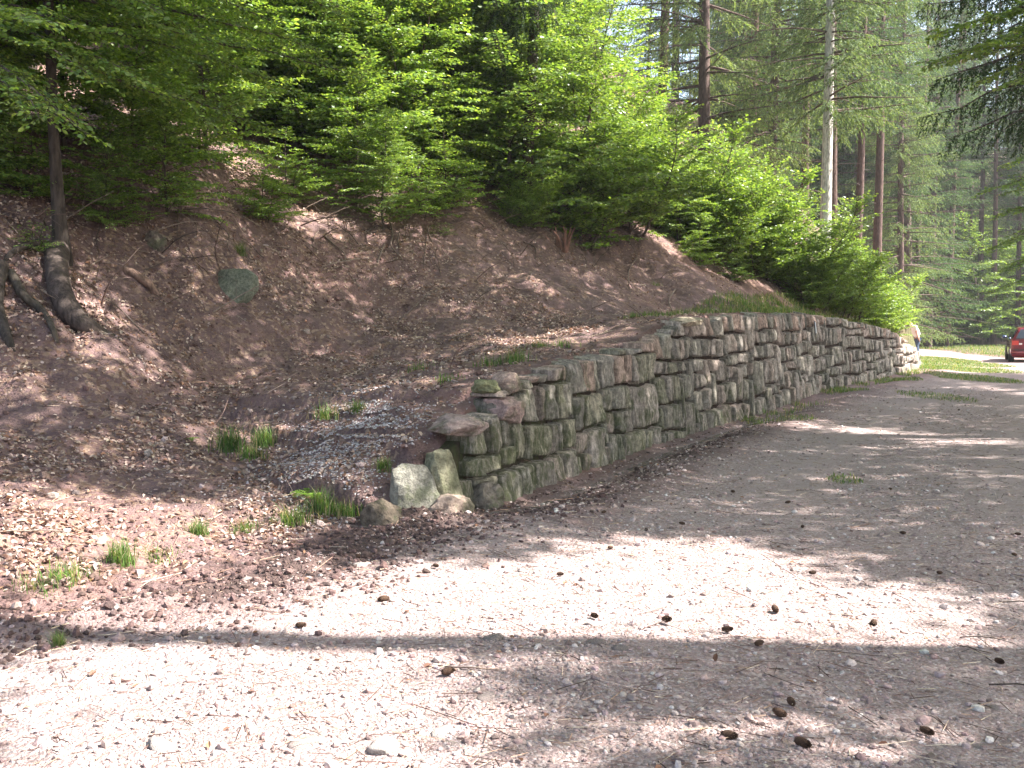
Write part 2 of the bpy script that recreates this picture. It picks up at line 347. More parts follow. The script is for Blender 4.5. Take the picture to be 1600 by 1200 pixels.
# ------------------------------------------------------------------ ground sheets
def ground():
    fr = np.radians(np.concatenate([np.linspace(-180, -48, 60, endpoint=False), np.linspace(-48, -31, 70, endpoint=False), np.linspace(-31, 31, 640, endpoint=False), np.linspace(31, 48, 70, endpoint=False), np.linspace(48, 180, 61)]))
    rr = np.concatenate([np.linspace(.2, 3, 26, endpoint=False), 3 * (45 / 3) ** (np.arange(430) / 430), 45 * (260 / 45) ** (np.arange(61) / 60)])
    A_, R_ = np.meshgrid(fr, rr); X = R_ * np.sin(A_); Y = R_ * np.cos(A_)
    z, s, t, rs = terrain(X, Y, True, True)
    x = X.ravel(); y = Y.ravel(); V = np.stack([x, y, z], 1); nc = len(fr)
    i = np.arange(len(rr) - 1)[:, None] * nc; j = np.arange(nc - 1)[None]
    Fq = np.stack([i + j, i + nc + j, i + nc + j + 1, i + j + 1], -1).reshape(-1, 4)[:, ::-1]
    grav = sstep(-.25, .35, rs + .35 * fbm(x, y, 1.1, 4, 40)) * (1 - sstep(-.35, .3, t + .25 * fbm(x, y, .7, 4, 41)))
    grav = np.where((s < S0 + .5) & (s > 20), grav * (1 - .75 * sstep(-1.1, -.3, t + .4 * fbm(x, y, .9, 3, 47))), grav)
    grav = np.where((s >= S0) & (s < S1), grav * (1 - .7 * sstep(-1.5, -.9, t + .3 * fbm(x, y, .8, 3, 43))), grav)
    mud = np.exp(-((t + .55) / .38) ** 2) * (s > S0 - 1.2) * (s < S0 + 12) * sstep(-.3, .3, fbm(x, y, .6, 3, 44)) + .9 * np.exp(-((t + .25) / .3) ** 2) * (s > S0 - 3) * (s < S0 + .8)
    g = np.zeros(len(x))
    for cx, cy, rx, ry, st in GRASS_SPOTS:
        g = np.maximum(g, st * (1 - sstep(.5, 1.2, np.hypot((x - cx) / rx, (y - cy) / ry) + .35 * fbm(x, y, .8, 3, 45))))
    g = np.maximum(g, .8 * sstep(0, 2, -rs) * (t < 0) * (y > 30) * sstep(-.5, .3, fbm(x, y, 2.5, 3, 46)) * (1 - sstep(8, 16, -rs)))
    trk = (np.exp(-((t + 2.15 + .15 * fbm(x, y, 3, 2, 48)) / .42) ** 2) + np.exp(-((t + 4.1 + .15 * fbm(x, y, 3, 2, 49)) / .42) ** 2)) * sstep(S0, S0 + 4, s) * (rs > .3)
    lit = sstep(.0, .8, t); wet = np.exp(-((t + .33) / .12) ** 2) * (s > S0 - .3) * (s < S0 + 11)
    att = dict(m_gravel=grav, m_mud=np.clip(mud, 0, 1), m_grass=g, m_litter=np.clip(lit + (rs < -1), 0, 1), m_wet=wet, m_track=trk)
    cen = V[Fq].mean(1); ct = t[Fq].mean(1); cr = rs[Fq].mean(1)
    cls = np.where(ct > 0, 0, np.where(cr > -.3, 1, 2))
    for k, nm in ((0, 'hillside'), (1, 'road'), (2, 'forest_floor')):
        f = Fq[cls == k]; u, inv = np.unique(f, return_inverse=True); mb = MB(); mb.add(V[u], inv.reshape(-1, 4))
        o = mb.build(nm, M_GROUND, None, True); tag(o, kind='structure')
        if len(o.data.vertices) == len(u):
            for a, val in att.items():
                at_ = o.data.attributes.new(a, 'FLOAT', 'POINT'); at_.data.foreach_set('value', val[u].astype(np.float32))
def gspot(px, py, rx, ry, st=1):
    a = gnd(px, py); b = gnd(px + rx, py); c = gnd(px, py - ry); return (a[0], a[1], max(.15, abs(b[0] - a[0])), max(.15, abs(c[1] - a[1])), st)
GRASS_SPOTS = [gspot(1462, 573, 42, 7), gspot(1500, 568, 50, 5, .8), gspot(1468, 561, 30, 4, .9), gspot(1515, 590, 40, 7, .85), gspot(1460, 620, 35, 8, .5), gspot(1545, 578, 30, 4, .8), gspot(1380, 592, 50, 4, .9),
               gspot(1310, 607, 28, 6, .7), gspot(1320, 748, 18, 6, .4), gspot(1210, 655, 60, 6, .5)]
ground()

# scatter positions on the ground
def sample_wedge(nn, d0, d1, a0=-33, a1=33, pw=1.0):
    a = np.radians(rng.uniform(a0, a1, nn)); u = rng.random(nn)
    r = (d0 ** (2 - pw) + u * (d1 ** (2 - pw) - d0 ** (2 - pw))) ** (1 / (2 - pw)) if pw != 2 else d0 * (d1 / d0) ** u
    return r * np.sin(a), r * np.cos(a)
def gnormal(x, y):
    e = .12; zx = gz(x + e, y) - gz(x - e, y); zy = gz(x, y + e) - gz(x, y - e); n_ = np.stack([-zx / (2 * e), -zy / (2 * e), np.ones_like(x)], 1)
    n_[:, :2] = np.clip(n_[:, :2], -1.2, 1.2); return norm(n_)
phi = (1 + 5 ** .5) / 2
ICO = norm(np.array([(-1, phi, 0), (1, phi, 0), (-1, -phi, 0), (1, -phi, 0), (0, -1, phi), (0, 1, phi), (0, -1, -phi), (0, 1, -phi), (phi, 0, -1), (phi, 0, 1), (-phi, 0, -1), (-phi, 0, 1)]))
ICOF = np.array([(0, 11, 5), (0, 5, 1), (0, 1, 7), (0, 7, 10), (0, 10, 11), (1, 5, 9), (5, 11, 4), (11, 10, 2), (10, 7, 6), (7, 1, 8), (3, 9, 4), (3, 4, 2), (3, 2, 6), (3, 6, 8), (3, 8, 9), (4, 9, 5), (2, 4, 11), (6, 2, 10), (8, 6, 7), (9, 8, 1)])
def rot_z(a):
    c, s_ = np.cos(a), np.sin(a); z_ = np.zeros_like(a); o_ = np.ones_like(a)
    return np.stack([np.stack([c, -s_, z_], -1), np.stack([s_, c, z_], -1), np.stack([z_, z_, o_], -1)], -2)
def pebbles(mb, x, y, size, cols, flat=.55, sink=.25, z=None):
    N = len(x)
    if z is None: z = terrain(x, y)
    for k in range(5):                                                # five differently shaped stones
        m = (np.arange(N) % 5) == k
        if not m.any(): continue
        tv = ICO * (1 + .45 * (rng.random((12, 1)) - .5)) * np.array([1, rng.uniform(.6, .9), flat * rng.uniform(.8, 1.3)])
        M = rot_z(rng.uniform(0, 6.28, m.sum())) * size[m][:, None, None]
        tl = rng.normal(0, .25, (m.sum(), 2)); Tm = np.tile(np.eye(3), (m.sum(), 1, 1)); Tm[:, 0, 2] = tl[:, 0]; Tm[:, 2, 0] = -tl[:, 0]; Tm[:, 1, 2] = tl[:, 1]; Tm[:, 2, 1] = -tl[:, 1]
        inst(mb, tv, ICOF, np.stack([x[m], y[m], z[m] + size[m] * flat * (1 - sink * 2) * .7], 1), Tm @ M, cols[m])
def palette(N, L, w=None):
    L = np.array(L); k = rng.choice(len(L), N, p=w); c = L[k] * rng.uniform(.75, 1.25, (N, 1)); return np.clip(c * (1 + rng.normal(0, .025, (N, 3))), .01, .9)
GC = [(.41, .33, .30), (.31, .24, .22), (.35, .25, .225), (.54, .48, .45), (.26, .19, .17), (.18, .13, .12)]
def scatter_gravel():
    mb = MB(); x, y = sample_wedge(75000, 2.6, 26, pw=1.55)
    s, t = seg_st(x, y); rs = sdist(x, y, ROAD); trk = (np.exp(-((t + 2.15) / .4) ** 2) + np.exp(-((t + 4.1) / .4) ** 2)) * sstep(S0, S0 + 4, s)
    keep = (t < -.1) & (rs > 0) & (rng.random(len(x)) > .8 * trk) & (rng.random(len(x)) < .3 + .7 * sstep(-.35, .35, fbm(x, y, 1.2, 4, 50)))
    x, y = x[keep], y[keep]; size = np.exp(rng.normal(math.log(.0065), .45, len(x))) * (1 + .035 * np.hypot(x, y)); size = np.clip(size, .003, .03)
    pebbles(mb, x, y, size, palette(len(x), GC, [.3, .26, .2, .07, .13, .04]))
    x, y = sample_wedge(2600, 2.8, 20, pw=1.4); s, t = seg_st(x, y); k = (t < -.2); x, y = x[k], y[k]
    pebbles(mb, x, y, np.clip(np.exp(rng.normal(math.log(.017), .35, len(x))), .01, .035), palette(len(x), GC, [.28, .2, .2, .14, .1, .08]))
    # pale chippings spilled on the terrace
    c = hit(540, 700); x = rng.normal(c[0], .38, 4600); y = rng.normal(c[1] + .05, .6, 4600); s, t = seg_st(x, y); k = (t > .25) & (fbm(x, y, .9, 3, 51) > -.35)
    pebbles(mb, x[k], y[k], rng.uniform(.006, .015, k.sum()), palette(k.sum(), [(.38, .345, .34), (.28, .245, .24), (.5, .47, .46)]))
    tag(mb.build('gravel', M_PEB), 'pink and grey gravel chippings strewn over the forest road', 'gravel', None, 'stuff')
    mb = MB(); nn = 8000                                              # clods of earth along the foot
    ss = rng.uniform(S0 - 4.5, S0 + 8, nn); tt = rng.normal(-.35, .33, nn); x0, y0, nx, ny = toe_at(ss); x = x0 + nx * tt; y = y0 + ny * tt
    k = (rng.random(nn) < np.where(ss < S0 + 1.5, 1, .35)) & ((tt < -.15) | (ss < S0 - .4)); k &= ~((ss > S0) & (np.abs(tt + .33) < .12))
    pebbles(mb, x[k], y[k], np.exp(rng.normal(math.log(.011), .45, k.sum())), palette(k.sum(), [(.10, .066, .06), (.15, .10, .09), (.08, .053, .048)]), .8)
    x, y = sample_wedge(9000, 4.5, 16, -33, 5, 1.3); s, t = seg_st(x, y); k = (t > .1) & ((s < S0) | (t > .5))
    pebbles(mb, x[k], y[k], np.exp(rng.normal(math.log(.011), .5, k.sum())), palette(k.sum(), [(.13, .08, .07), (.2, .13, .11), (.34, .27, .24)]), .8)
    tag(mb.build('soil_crumbs', M_CLOD), 'dark crumbly clods of earth along the foot of the bank', 'soil', None, 'stuff')
scatter_gravel()
LEAF = np.array([(0, 0, 0), (.32, .27, .05), (.72, .24, .05), (1, 0, -.04), (.72, -.24, .05), (.32, -.27, .05)]); LEAFF = np.array([(0, 3, 2, 1), (0, 5, 4, 3)])
def rand_dirs(nrm, tilt):
    N = len(nrm); nn = norm(nrm + rng.normal(0, tilt, (N, 3))); a = rng.normal(0, 1, (N, 3)); a = norm(a - (a * nn).sum(1, keepdims=True) * nn); return a, nn
def scatter_litter():
    mb = MB()
    x1, y1 = sample_wedge(95000, 4.6, 17, -33, 14, 1.0); x2, y2 = sample_wedge(62000, 14, 34, -33, 16, .9); x = np.concatenate([x1, x2]); y = np.concatenate([y1, y2])
    s, t = seg_st(x, y); dens = sstep(-.3, .4, fbm(x, y, .8, 5, 60)) * .96 + .04
    dens = np.where((t < 1.3) & (s > S0), dens * .22, dens)
    k = (t > .35) & (rng.random(len(x)) < dens * .8); x, y = x[k], y[k]
    z = terrain(x, y); a, nn = rand_dirs(gnormal(x, y), .38); a, b, c = frames(a, nn)
    sz = rng.uniform(.024, .048, len(x)) * (1 + .012 * np.hypot(x, y)); M = np.stack([a, b, c * rng.uniform(.5, 6, (len(x), 1))], 2) * sz[:, None, None]
    cols = palette(len(x), [(.44, .34, .28), (.27, .175, .135), (.54, .44, .37), (.13, .08, .06), (.32, .19, .12)], [.3, .22, .2, .2, .08])
    inst(mb, LEAF, LEAFF, np.stack([x, y, z + .012], 1), M, cols)
    x, y = sample_wedge(2600, 3, 18, -30, 32, 1.2); s, t = seg_st(x, y); k = (t < -.05) & (rng.random(len(x)) < np.clip(.12 + .9 * np.exp(t / .8), 0, 1)); x, y = x[k], y[k]
    a, nn = rand_dirs(np.tile([0, 0, 1.], (len(x), 1)), .3); a, b, c = frames(a, nn)
    inst(mb, LEAF, LEAFF, np.stack([x, y, terrain(x, y) + .008], 1), np.stack([a, b, c * 2], 2) * rng.uniform(.02, .045, len(x))[:, None, None], palette(len(x), [(.3, .17, .10), (.42, .28, .2), (.16, .08, .05)]))
    tag(mb.build('leaf_litter', M_DEAD), 'pale brown dead beech leaves carpeting the bank', 'dead leaves', None, 'stuff')
    mb = MB()                                                          # needles, straws and rootlets
    x, y = sample_wedge(9000, 3, 20, -33, 32, 1.2); s, t = seg_st(x, y); z = terrain(x, y)
    NB = np.array([(0, -.5, 0), (1, -.5, .0), (1, .5, .0), (0, .5, 0), (0, 0, .9), (1, 0, .9)]); NBF = np.array([(0, 1, 5, 4), (4, 5, 2, 3)])
    a, nn = rand_dirs(np.tile([0, 0, 1.], (len(x), 1)) * .2 + gnormal(x, y), .12); a, b, c = frames(a, nn)
    L = np.exp(rng.normal(math.log(.07), .6, len(x))); L = np.where(t > 0, L * 1.7, L); w = L * 0 + rng.uniform(.0015, .004, len(x))
    M = np.stack([a * L[:, None], b * w[:, None], c * w[:, None]], 2)
    inst(mb, NB, NBF, np.stack([x, y, z + .008], 1), M, palette(len(x), [(.36, .24, .17), (.2, .12, .09), (.5, .4, .3), (.08, .05, .04)]))
    tag(mb.build('needles_and_straw', M_TWIG), 'thin straws and needles scattered over road and bank', 'straw', None, 'stuff')
scatter_litter()

# ------------------------------------------------------------------ dry stone wall
def stone_patch(mb, c00, c10, c11, c01, to_world, front, depth, col, nu=13, nv=10, seed=0):
    U, V_ = np.meshgrid(np.linspace(-1, 1, nu), np.linspace(-1, 1, nv))
    rim = np.maximum(np.abs(U), np.abs(V_)) > .999
    Us = np.sign(U) * np.abs(U) ** .7; Vs = np.sign(V_) * np.abs(V_) ** .7
    q = 1 - .07 * (np.abs(Us * Vs)) ** 4; Us = Us * q; Vs = Vs * q
    u = (Us + 1) / 2; v = (Vs + 1) / 2
    P = (np.array(c00)[:, None, None] * (1 - u) * (1 - v) + np.array(c10)[:, None, None] * u * (1 - v) + np.array(c11)[:, None, None] * u * v + np.array(c01)[:, None, None] * (1 - u) * v)
    wdt = abs(c10[0] - c00[0]); P[0] += .05 * wdt * fbm(Vs * 2, Us * .7, 1, 2, seed) * .5; P[1] += .022 * fbm(Us * 2, Vs * .7, 1, 2, seed + 5)
    e = (1 - np.abs(Us) ** 12) * (1 - np.abs(Vs) ** 12)
    e = (1 - np.abs(Us) ** 7) * (1 - np.abs(Vs) ** 12)
    tiltu, tiltv = rng.normal(0, .022), rng.normal(0, .012)
    d = -(front + .028 * e ** .6) + tiltu * Us + tiltv * Vs + .034 * fbm(P[0] + seed, P[1], .14, 4, seed) + .010 * fbm(P[0] * 3, P[1] * .8, .12, 3, seed + 2) + .03 * (np.abs(fbm(P[0] * 1.5 + 7, P[1] * 1.2, .17, 3, seed + 9)) - .25)
    d = np.where(rim, depth, d + .05 * np.abs(Us) ** 7 + .02 * np.abs(Vs) ** 12)
    W3 = to_world(P[0].ravel(), P[1].ravel(), d.ravel())
    i = np.arange(nv - 1)[:, None] * nu; j = np.arange(nu - 1)[None]; Fq = np.stack([i + j, i + j + 1, i + nu + j + 1, i + nu + j], -1).reshape(-1, 4)
    cc = np.array(col)[None] * (1 + .12 * fbm(P[0] * 4, P[1] * 4, 1, 2, seed).ravel()[:, None]); mb.add(W3, Fq, np.clip(cc, 0.01, 1))
def wall_world(s, z, t):
    x, y, nx, ny = toe_at(s); tt = t + .10 * np.maximum(z, 0); return np.stack([x + nx * tt, y + ny * tt, z], 1)
def wall():
    mb = MB(); hts = [.32, .29, .33, .27, .31, .28, .3, .3]; bz = [-.1]
    for h in hts: bz.append(bz[-1] + h)
    bz[0] = -.12
    chunk = [S0 - 1]
    while chunk[-1] < S1 + 2: chunk.append(chunk[-1] + rng.uniform(.9, 2.3))
    chunk = np.array(chunk); coff = rng.uniform(-.11, .11, (len(chunk), 12))
    def B(k, s, sr=None): return bz[k] + (coff[max(0, np.searchsorted(chunk, s if sr is None else sr) - 1), k] + .06 * float(fbm(s, k * 3.1, 1.5, 2, 70)) + .05 * float(fbm(s, k * 5.0, .55, 2, 71)) if 0 < k else 0)
    occ = [[] for _ in range(10)]; cols = [(.27, .245, .23), (.24, .225, .21), (.30, .27, .25), (.22, .21, .19), (.30, .255, .235), (.26, .245, .22)]
    for k in range(8):
        s = S0 + rng.uniform(0, .2) - (.15 if k == 0 else 0)
        while s < S1:
            w = rng.uniform(.24, .48) if rng.random() < .7 else rng.uniform(.15, .26); e = min(s + w, S1); nc_ = chunk[np.searchsorted(chunk, s + 1e-4)]; e = nc_ if (e > nc_ - .1 and nc_ - s > .08) else min(e, nc_)
            bl = [o for o in occ[k] if o[0] < e - .03 and o[1] > s + .03]
            if bl:
                if bl[0][0] - s > .1: e = bl[0][0]
                else: s = bl[0][1]; continue
            H0, H1, Hm = float(Hs(s + .02)), float(Hs(e - .02)), float(Hs((s + e) / 2))
            k2 = k + 1
            if rng.random() < .22 and w > .26 and w < .5 and k < 6 and Hm > bz[k + 2] and not [o for o in occ[k + 1] if o[0] < e and o[1] > s]:
                k2 = k + 2; occ[k + 1].append((s, e))
            sm = (s + e) / 2; b0, b1, t0, t1 = B(k, s, sm), B(k, e, sm), B(k2, s, sm), B(k2, e, sm)
            Hj = rng.normal(0, .02)
            if Hm < bz[k] + .09: s = e; continue
            if Hm - bz[k2] < .10: t0 = max(b0 + .08, H0 + Hj); t1 = max(b1 + .08, H1 + Hj)
            if s < S0 + 5.2 and t0 != B(k2, s, sm): t0 = t1 = (t0 + t1) / 2      # top stones lie level, so the end steps down
            g = rng.uniform(.006, .015); jt = lambda: rng.normal(0, .009)
            c = np.array(random.choice(cols)) * rng.uniform(.85, 1.25)
            if s < S0 + 6 and rng.random() < .25: c = np.array((.23, .22, .18)) * rng.uniform(.9, 1.2)
            if t0 > Hm - .05 and rng.random() < .3: c = np.array((.33, .255, .225))
            y_ = float(toe_at(s)[1])
            nu, nv = (17, 13) if y_ < 13 else (12, 9) if y_ < 20 else (9, 7)
            stone_patch(mb, (s + g, b0 + g + jt()), (e - g, b1 + g + jt()), (e - g + jt(), t1 - g + jt()), (s + g + jt(), t0 - g + jt()), wall_world, rng.uniform(.0, .045), .22, c, nu, nv, rng.integers(1000))
            s = e
    ss = np.linspace(S0 - .02, S1, 120); Hc = np.maximum(Hs(ss) - .1, .02)         # dark earth core behind the joints
    v = []; 
    for zz, tt in ((0, .07), (1, .07), (1, .36)): v.append(wall_world(ss, np.where(zz, Hc, -.15), np.full_like(ss, tt)))
    V = np.vstack(v); n_ = 120; i = np.arange(n_ - 1); mb.add(V, np.vstack([np.stack([i + a * n_, i + 1 + a * n_, i + 1 + (a + 1) * n_, i + (a + 1) * n_], 1) for a in (0, 1)]), (.05, .035, .03))
    o = mb.build('stone_wall', M_WALL, None, True)
    tag(o, 'long dry stone retaining wall of mossy grey sandstone blocks beside the road', 'wall')
wall()
def ico_sphere(sub):
    V = ICO.copy(); Fc = ICOF.copy()
    for _ in range(sub):
        d = {}; V = list(map(tuple, V)); nf = []
        def mid(a, b):
            k = (min(a, b), max(a, b))
            if k not in d: m = np.array(V[a]) + np.array(V[b]); m /= np.linalg.norm(m); V.append(tuple(m)); d[k] = len(V) - 1
            return d[k]
        for a, b, c in Fc: ab, bc, ca = mid(a, b), mid(b, c), mid(c, a); nf += [(a, ab, ca), (b, bc, ab), (c, ca, bc), (ab, bc, ca)]
        V = np.array(V); Fc = np.array(nf)
    return V, Fc
def block(name, pos, size, rz=0, tilt=(0, 0), col=(.25, .22, .2), p=5, seed=0, mat=None, label=None, cat='stone', group=None, sub=4, rough=.06):
    V, Fc = ico_sphere(sub); s_ = np.array(size) / 2
    Vn = V / (np.abs(V) ** p).sum(1, keepdims=True) ** (1 / p)
    r = 1 + rough * 2 * (fbm(V[:, 0] * 1.3 + seed, V[:, 1] * 1.3 + V[:, 2] * 1.7, .8, 4, seed)) + rough * (fbm(V[:, 2] * 2 + seed, V[:, 0] * 2, .6, 3, seed + 3))
    rg = np.random.default_rng(seed + 900)
    for _ in range(16):
        dv = norm(rg.normal(0, 1, 3)); ex = np.maximum(0, Vn @ dv - rg.uniform(.86, 1.15)); Vn = Vn - ex[:, None] * dv
    Vn = Vn * r[:, None] * s_
    mb = MB(); mb.add(Vn, Fc, col); o = mb.build(name, mat or M_ROCK, None, True)
    o.location = pos; o.rotation_euler = (tilt[0], tilt[1], rz); tag(o, label, cat, group); return o
def wpos(px, py, out=0.0):
    s = s_of_px(px); x, y, nx, ny = toe_at(s); z = at(px, py, float(y))[2]; return (float(x + nx * out), float(y + ny * out), float(z))
WA = math.atan2(.88, .46)
block('standing_slab', (*wpos(650, 772, .04)[:2], .19), (.38, .20, .54), .3, (-.42, .14), (.21, .2, .165), 9, 3, None, 'pale grey slanted slab nearest the camera at the near end of the wall', rough=.04)
block('standing_slab', (*wpos(696, 756, .03)[:2], .25), (.28, .22, .58), .75, (-.32, -.06), (.22, .21, .14), 9, 8, None, 'tall mossy slab leaning between the pale slab and the first wall course', rough=.05)
block('foot_stone', (*wpos(608, 800, .04)[:2], .02), (.34, .3, .38), WA + .5, (-.1, .1), (.15, .12, .09), 3.2, 5, None, 'rounded mossy boulder at the near end of the wall, left of the slabs', rough=.1)
block('foot_stone', (*wpos(688, 800, -.12)[:2], .05), (.46, .3, .32), WA, (0, .1), (.34, .26, .21), 3, 15, None, 'tan earth covered stone lying at the foot of the leaning slabs', rough=.1)
block('foot_stone', (*wpos(748, 770, -.08)[:2], .08), (.32, .26, .30), WA, (0, 0), (.2, .17, .14), 3, 25, None, 'brown stone at the wall foot beside the first big block', rough=.1)
block('loose_block', (*wpos(742, 668, .16)[:2], .71), (.52, .42, .17), WA + .2, (.03, -.05), (.31, .24, .215), 9, 31, None, 'pinkish flat block lying lowest on the stepped wall end', rough=.07)
block('loose_block', (*wpos(803, 655, .1)[:2], .80), (.36, .34, .25), WA, (0, .03), (.35, .25, .225), 9, 32, None, 'pinkish squared block next to the flat block on the stepped wall end', rough=.05)
block('loose_block', (*wpos(790, 625, .2)[:2], 1.0), (.28, .24, .13), WA + .5, (.1, .1), (.22, .22, .12), 4, 33, None, 'small mossy stone resting askew on top of the wall end', rough=.1)
block('loose_block', (*wpos(812, 610, .14)[:2], 1.02), (.24, .24, .2), WA, (0, 0), (.38, .28, .235), 3.5, 34, None, 'rounded pinkish stone behind the small mossy stone on the wall', rough=.08)
p_ = wpos(1083, 500, .12)
block('coping_stone', (p_[0], p_[1], p_[2] - .03), (.62, .36, .14), WA + .05, (0, 0), (.46, .38, .28), 5, 35, None, 'pale yellowish coping stone where the wall reaches full height', rough=.06)
mb = MB(); s_ = s_of_px(1272); x, y, nx, ny = toe_at(s_); box(mb, (0, 0, 0), (.014, .012, .12), (.75, .78, .82)); box(mb, (0, .012, 0), (.028, .008, .15), (.08, .08, .08))  # pale upright strip backed by a wider dark one
o = mb.build('pale_strip', flat_mat('wall_strip', (.8, .83, .88), .4)); o.data.materials[0] = col_mat('strip_color', .5, .05); z_ = at(1272, 512, float(y))[2]
o.location = (float(x - nx * .0), float(y - ny * .0), z_); o.rotation_euler = (-.1, 0, math.atan2(-nx, ny) if False else math.atan2(float(nx), -float(ny)) + math.pi); tag(o, 'narrow pale upright strip on the upper part of the stone wall', 'wall_strip')

# trickle of water along the wall foot
mb = MB(); ss = np.linspace(S0 - .1, S0 + 9.5, 160); wd = .045 + .03 * fbm(ss, ss * 0, .8, 3, 81); cx = -.33 + .05 * fbm(ss, ss * 0 + 4, 1.2, 2, 82)
L_, Rr_ = [], []
x0, y0, nx, ny = toe_at(ss); zc = terrain(x0 + nx * cx, y0 + ny * cx, False) + .003
V = np.vstack([np.stack([x0 + nx * (cx + wd), y0 + ny * (cx + wd), zc], 1), np.stack([x0 + nx * (cx - wd), y0 + ny * (cx - wd), zc], 1)]); i = np.arange(159)
mb.add(V, np.stack([i, i + 160, i + 161, i + 1], 1)); tw = NT('water_film'); nzz = tw.noise(30, tw.pos(), 4)
o = mb.build('water', tw.fin((.11, .09, .09), .12, tw.bump(nzz, .5, .01), .6)); tag(o, kind='structure')

# ------------------------------------------------------------------ trees
def curve(p0, d0, L, n=7, droop=0., wob=.08, up=0.):
    P = [np.array(p0, float)]; d = norm(np.array(d0, float)); st = L / (n - 1)
    for i in range(n - 1):
        d = norm(d + np.array([rng.normal(0, wob), rng.normal(0, wob), rng.normal(0, wob * .5) - droop * (i / n) + up * (i / n) ** 2])); P.append(P[-1] + d * st)
    return np.array(P)
def lerp_path(P, u):
    k = u * (len(P) - 1); i = min(int(k), len(P) - 2); f = k - i; return P[i] * (1 - f) + P[i + 1] * f, norm(P[i + 1] - P[i])
BG = [(.125, .215, .045), (.165, .26, .06), (.09, .165, .04), (.215, .30, .085)]
def leaves_to(mb, T, A_, N_, sz, cols):
    T = np.array(T); A_ = np.array(A_); N_ = np.array(N_); a, b, c = frames(A_, N_); sz = np.array(sz)
    inst(mb, LEAF, LEAFF, T, np.stack([a, b, c], 2) * sz[:, None, None], cols)
def sapling(h, spread, nb, stems=1, low=.08, leaf=.088, lean=(0, 0), dens=1.0, rise=0., bark=(.09, .07, .055)):
    tb = MB(); lb = MB(); T, A_, N_, Z = [], [], [], []
    for si in range(stems):
        ang = rng.uniform(0, 6.28); hh = h * (1 if si == 0 else rng.uniform(.6, .9))
        P = curve((.12 * si * math.cos(ang), .12 * si * math.sin(ang), -.15), (lean[0] + .18 * si * math.cos(ang), lean[1] + .18 * si * math.sin(ang), 1), hh, 12, 0, .06)
        r0 = .012 + .0075 * hh; tube(tb, P, np.linspace(r0, .004, 12), 6, bark, .2)
        m = int(nb / stems)
        for i in range(m):
            u = low + (1 - low) * ((i + rng.random()) / m); b0, _ = lerp_path(P, min(u, .98)); az = i * 2.4 + rng.normal(0, .4) + si
            L = spread * (1.05 - .75 * u ** 1.5) * rng.uniform(.55, 1.1); el = rng.uniform(.05, .45) + .5 * u ** 4 + rise * rng.uniform(.3, 1)
            Q = curve(b0, (math.cos(az) * math.cos(el), math.sin(az) * math.cos(el), math.sin(el)), L, 7, .16, .07)
            tube(tb, Q, np.linspace(.003 + .004 * L, .0015, 7), 4, bark)
            nt = max(4, int(L / .062 * dens))
            for j in range(nt):
                w = .12 + .88 * (j + rng.random() * .6) / nt; q, dr = lerp_path(Q, min(w, .999)); sd_ = 1 if j % 2 else -1
                side = norm(np.cross(dr, [0, 0, 1.])) * sd_; l2 = (.12 + .42 * (1 - w) * min(1, L / 1.2)) * rng.uniform(.6, 1.2)
                td = norm(dr * .75 + side * .8 + np.array([0, 0, rng.normal(-.04, .12)])); nl = max(2, int(l2 / .042))
                if l2 > .2: tube(tb, np.array([q, q + td * l2 * .5 + np.array([0, 0, .01]), q + td * l2]), (.0022, .0016, .001), 3, bark)
                for k in range(nl + 1):
                    f = (k + .3) / nl; pp = q + td * l2 * f + np.array([0, 0, -.05 * f * f * l2]); s2 = 1 if k % 2 else -1
                    ld = td * .65 + np.cross(td, [0, 0, 1.]) * s2 * .75 if k < nl else td
                    T.append(pp); A_.append(ld + np.array([0, 0, rng.normal(-.18, .18)])); N_.append(np.array([0, 0, 1.]) + rng.normal(0, .6, 3)); Z.append(leaf * rng.uniform(.65, 1.2))
    cols = palette(len(T), BG, [.35, .3, .2, .15]); leaves_to(lb, T, A_, N_, Z, cols)
    return tb, lb
def make_tree(name, tb, lb, lm, smooth=True):
    e = empty(name); tb.build('trunk', M_BARK, e, smooth)
    if lb: lb.build('crown', lm, e)
    return e
saps = []
for spec in [(4.2, 2.1, 76, 2), (3.4, 1.9, 64, 1), (5.2, 2.3, 92, 2), (2.4, 1.5, 50, 2), (4.6, 2.1, 84, 1), (5.6, 2.5, 105, 3)]:
    saps.append(make_tree('beech_sapling', *sapling(*spec), M_LEAF))
bush = make_tree('beech_bush', *sapling(2.6, 1.75, 120, 5, .02, .085, rise=.6), M_LEAF)
bush2 = make_tree('beech_bush', *sapling(3.4, 1.9, 130, 4, .03, .085, rise=.45), M_LEAF)
shrub = make_tree('leafy_shrub', *sapling(1.0, .75, 26, 3, .02, .055), M_LEAF)
used = {}
def place(proto, x, y, rz, sc, label, cat, group=None, z=None, tilt=(0, 0)):
    o = proto if proto.name not in used else copy_tree(proto); used[proto.name] = 1
    o.location = (x, y, (tz(x, y) if z is None else z) - .03); o.rotation_euler = (tilt[0], tilt[1], rz); o.scale = (sc, sc, sc); tag(o, label, cat, group); return o
def tp(px, d): return (px - 800) / F * d
SAPG = 'young beech trees on the crest of the bank'
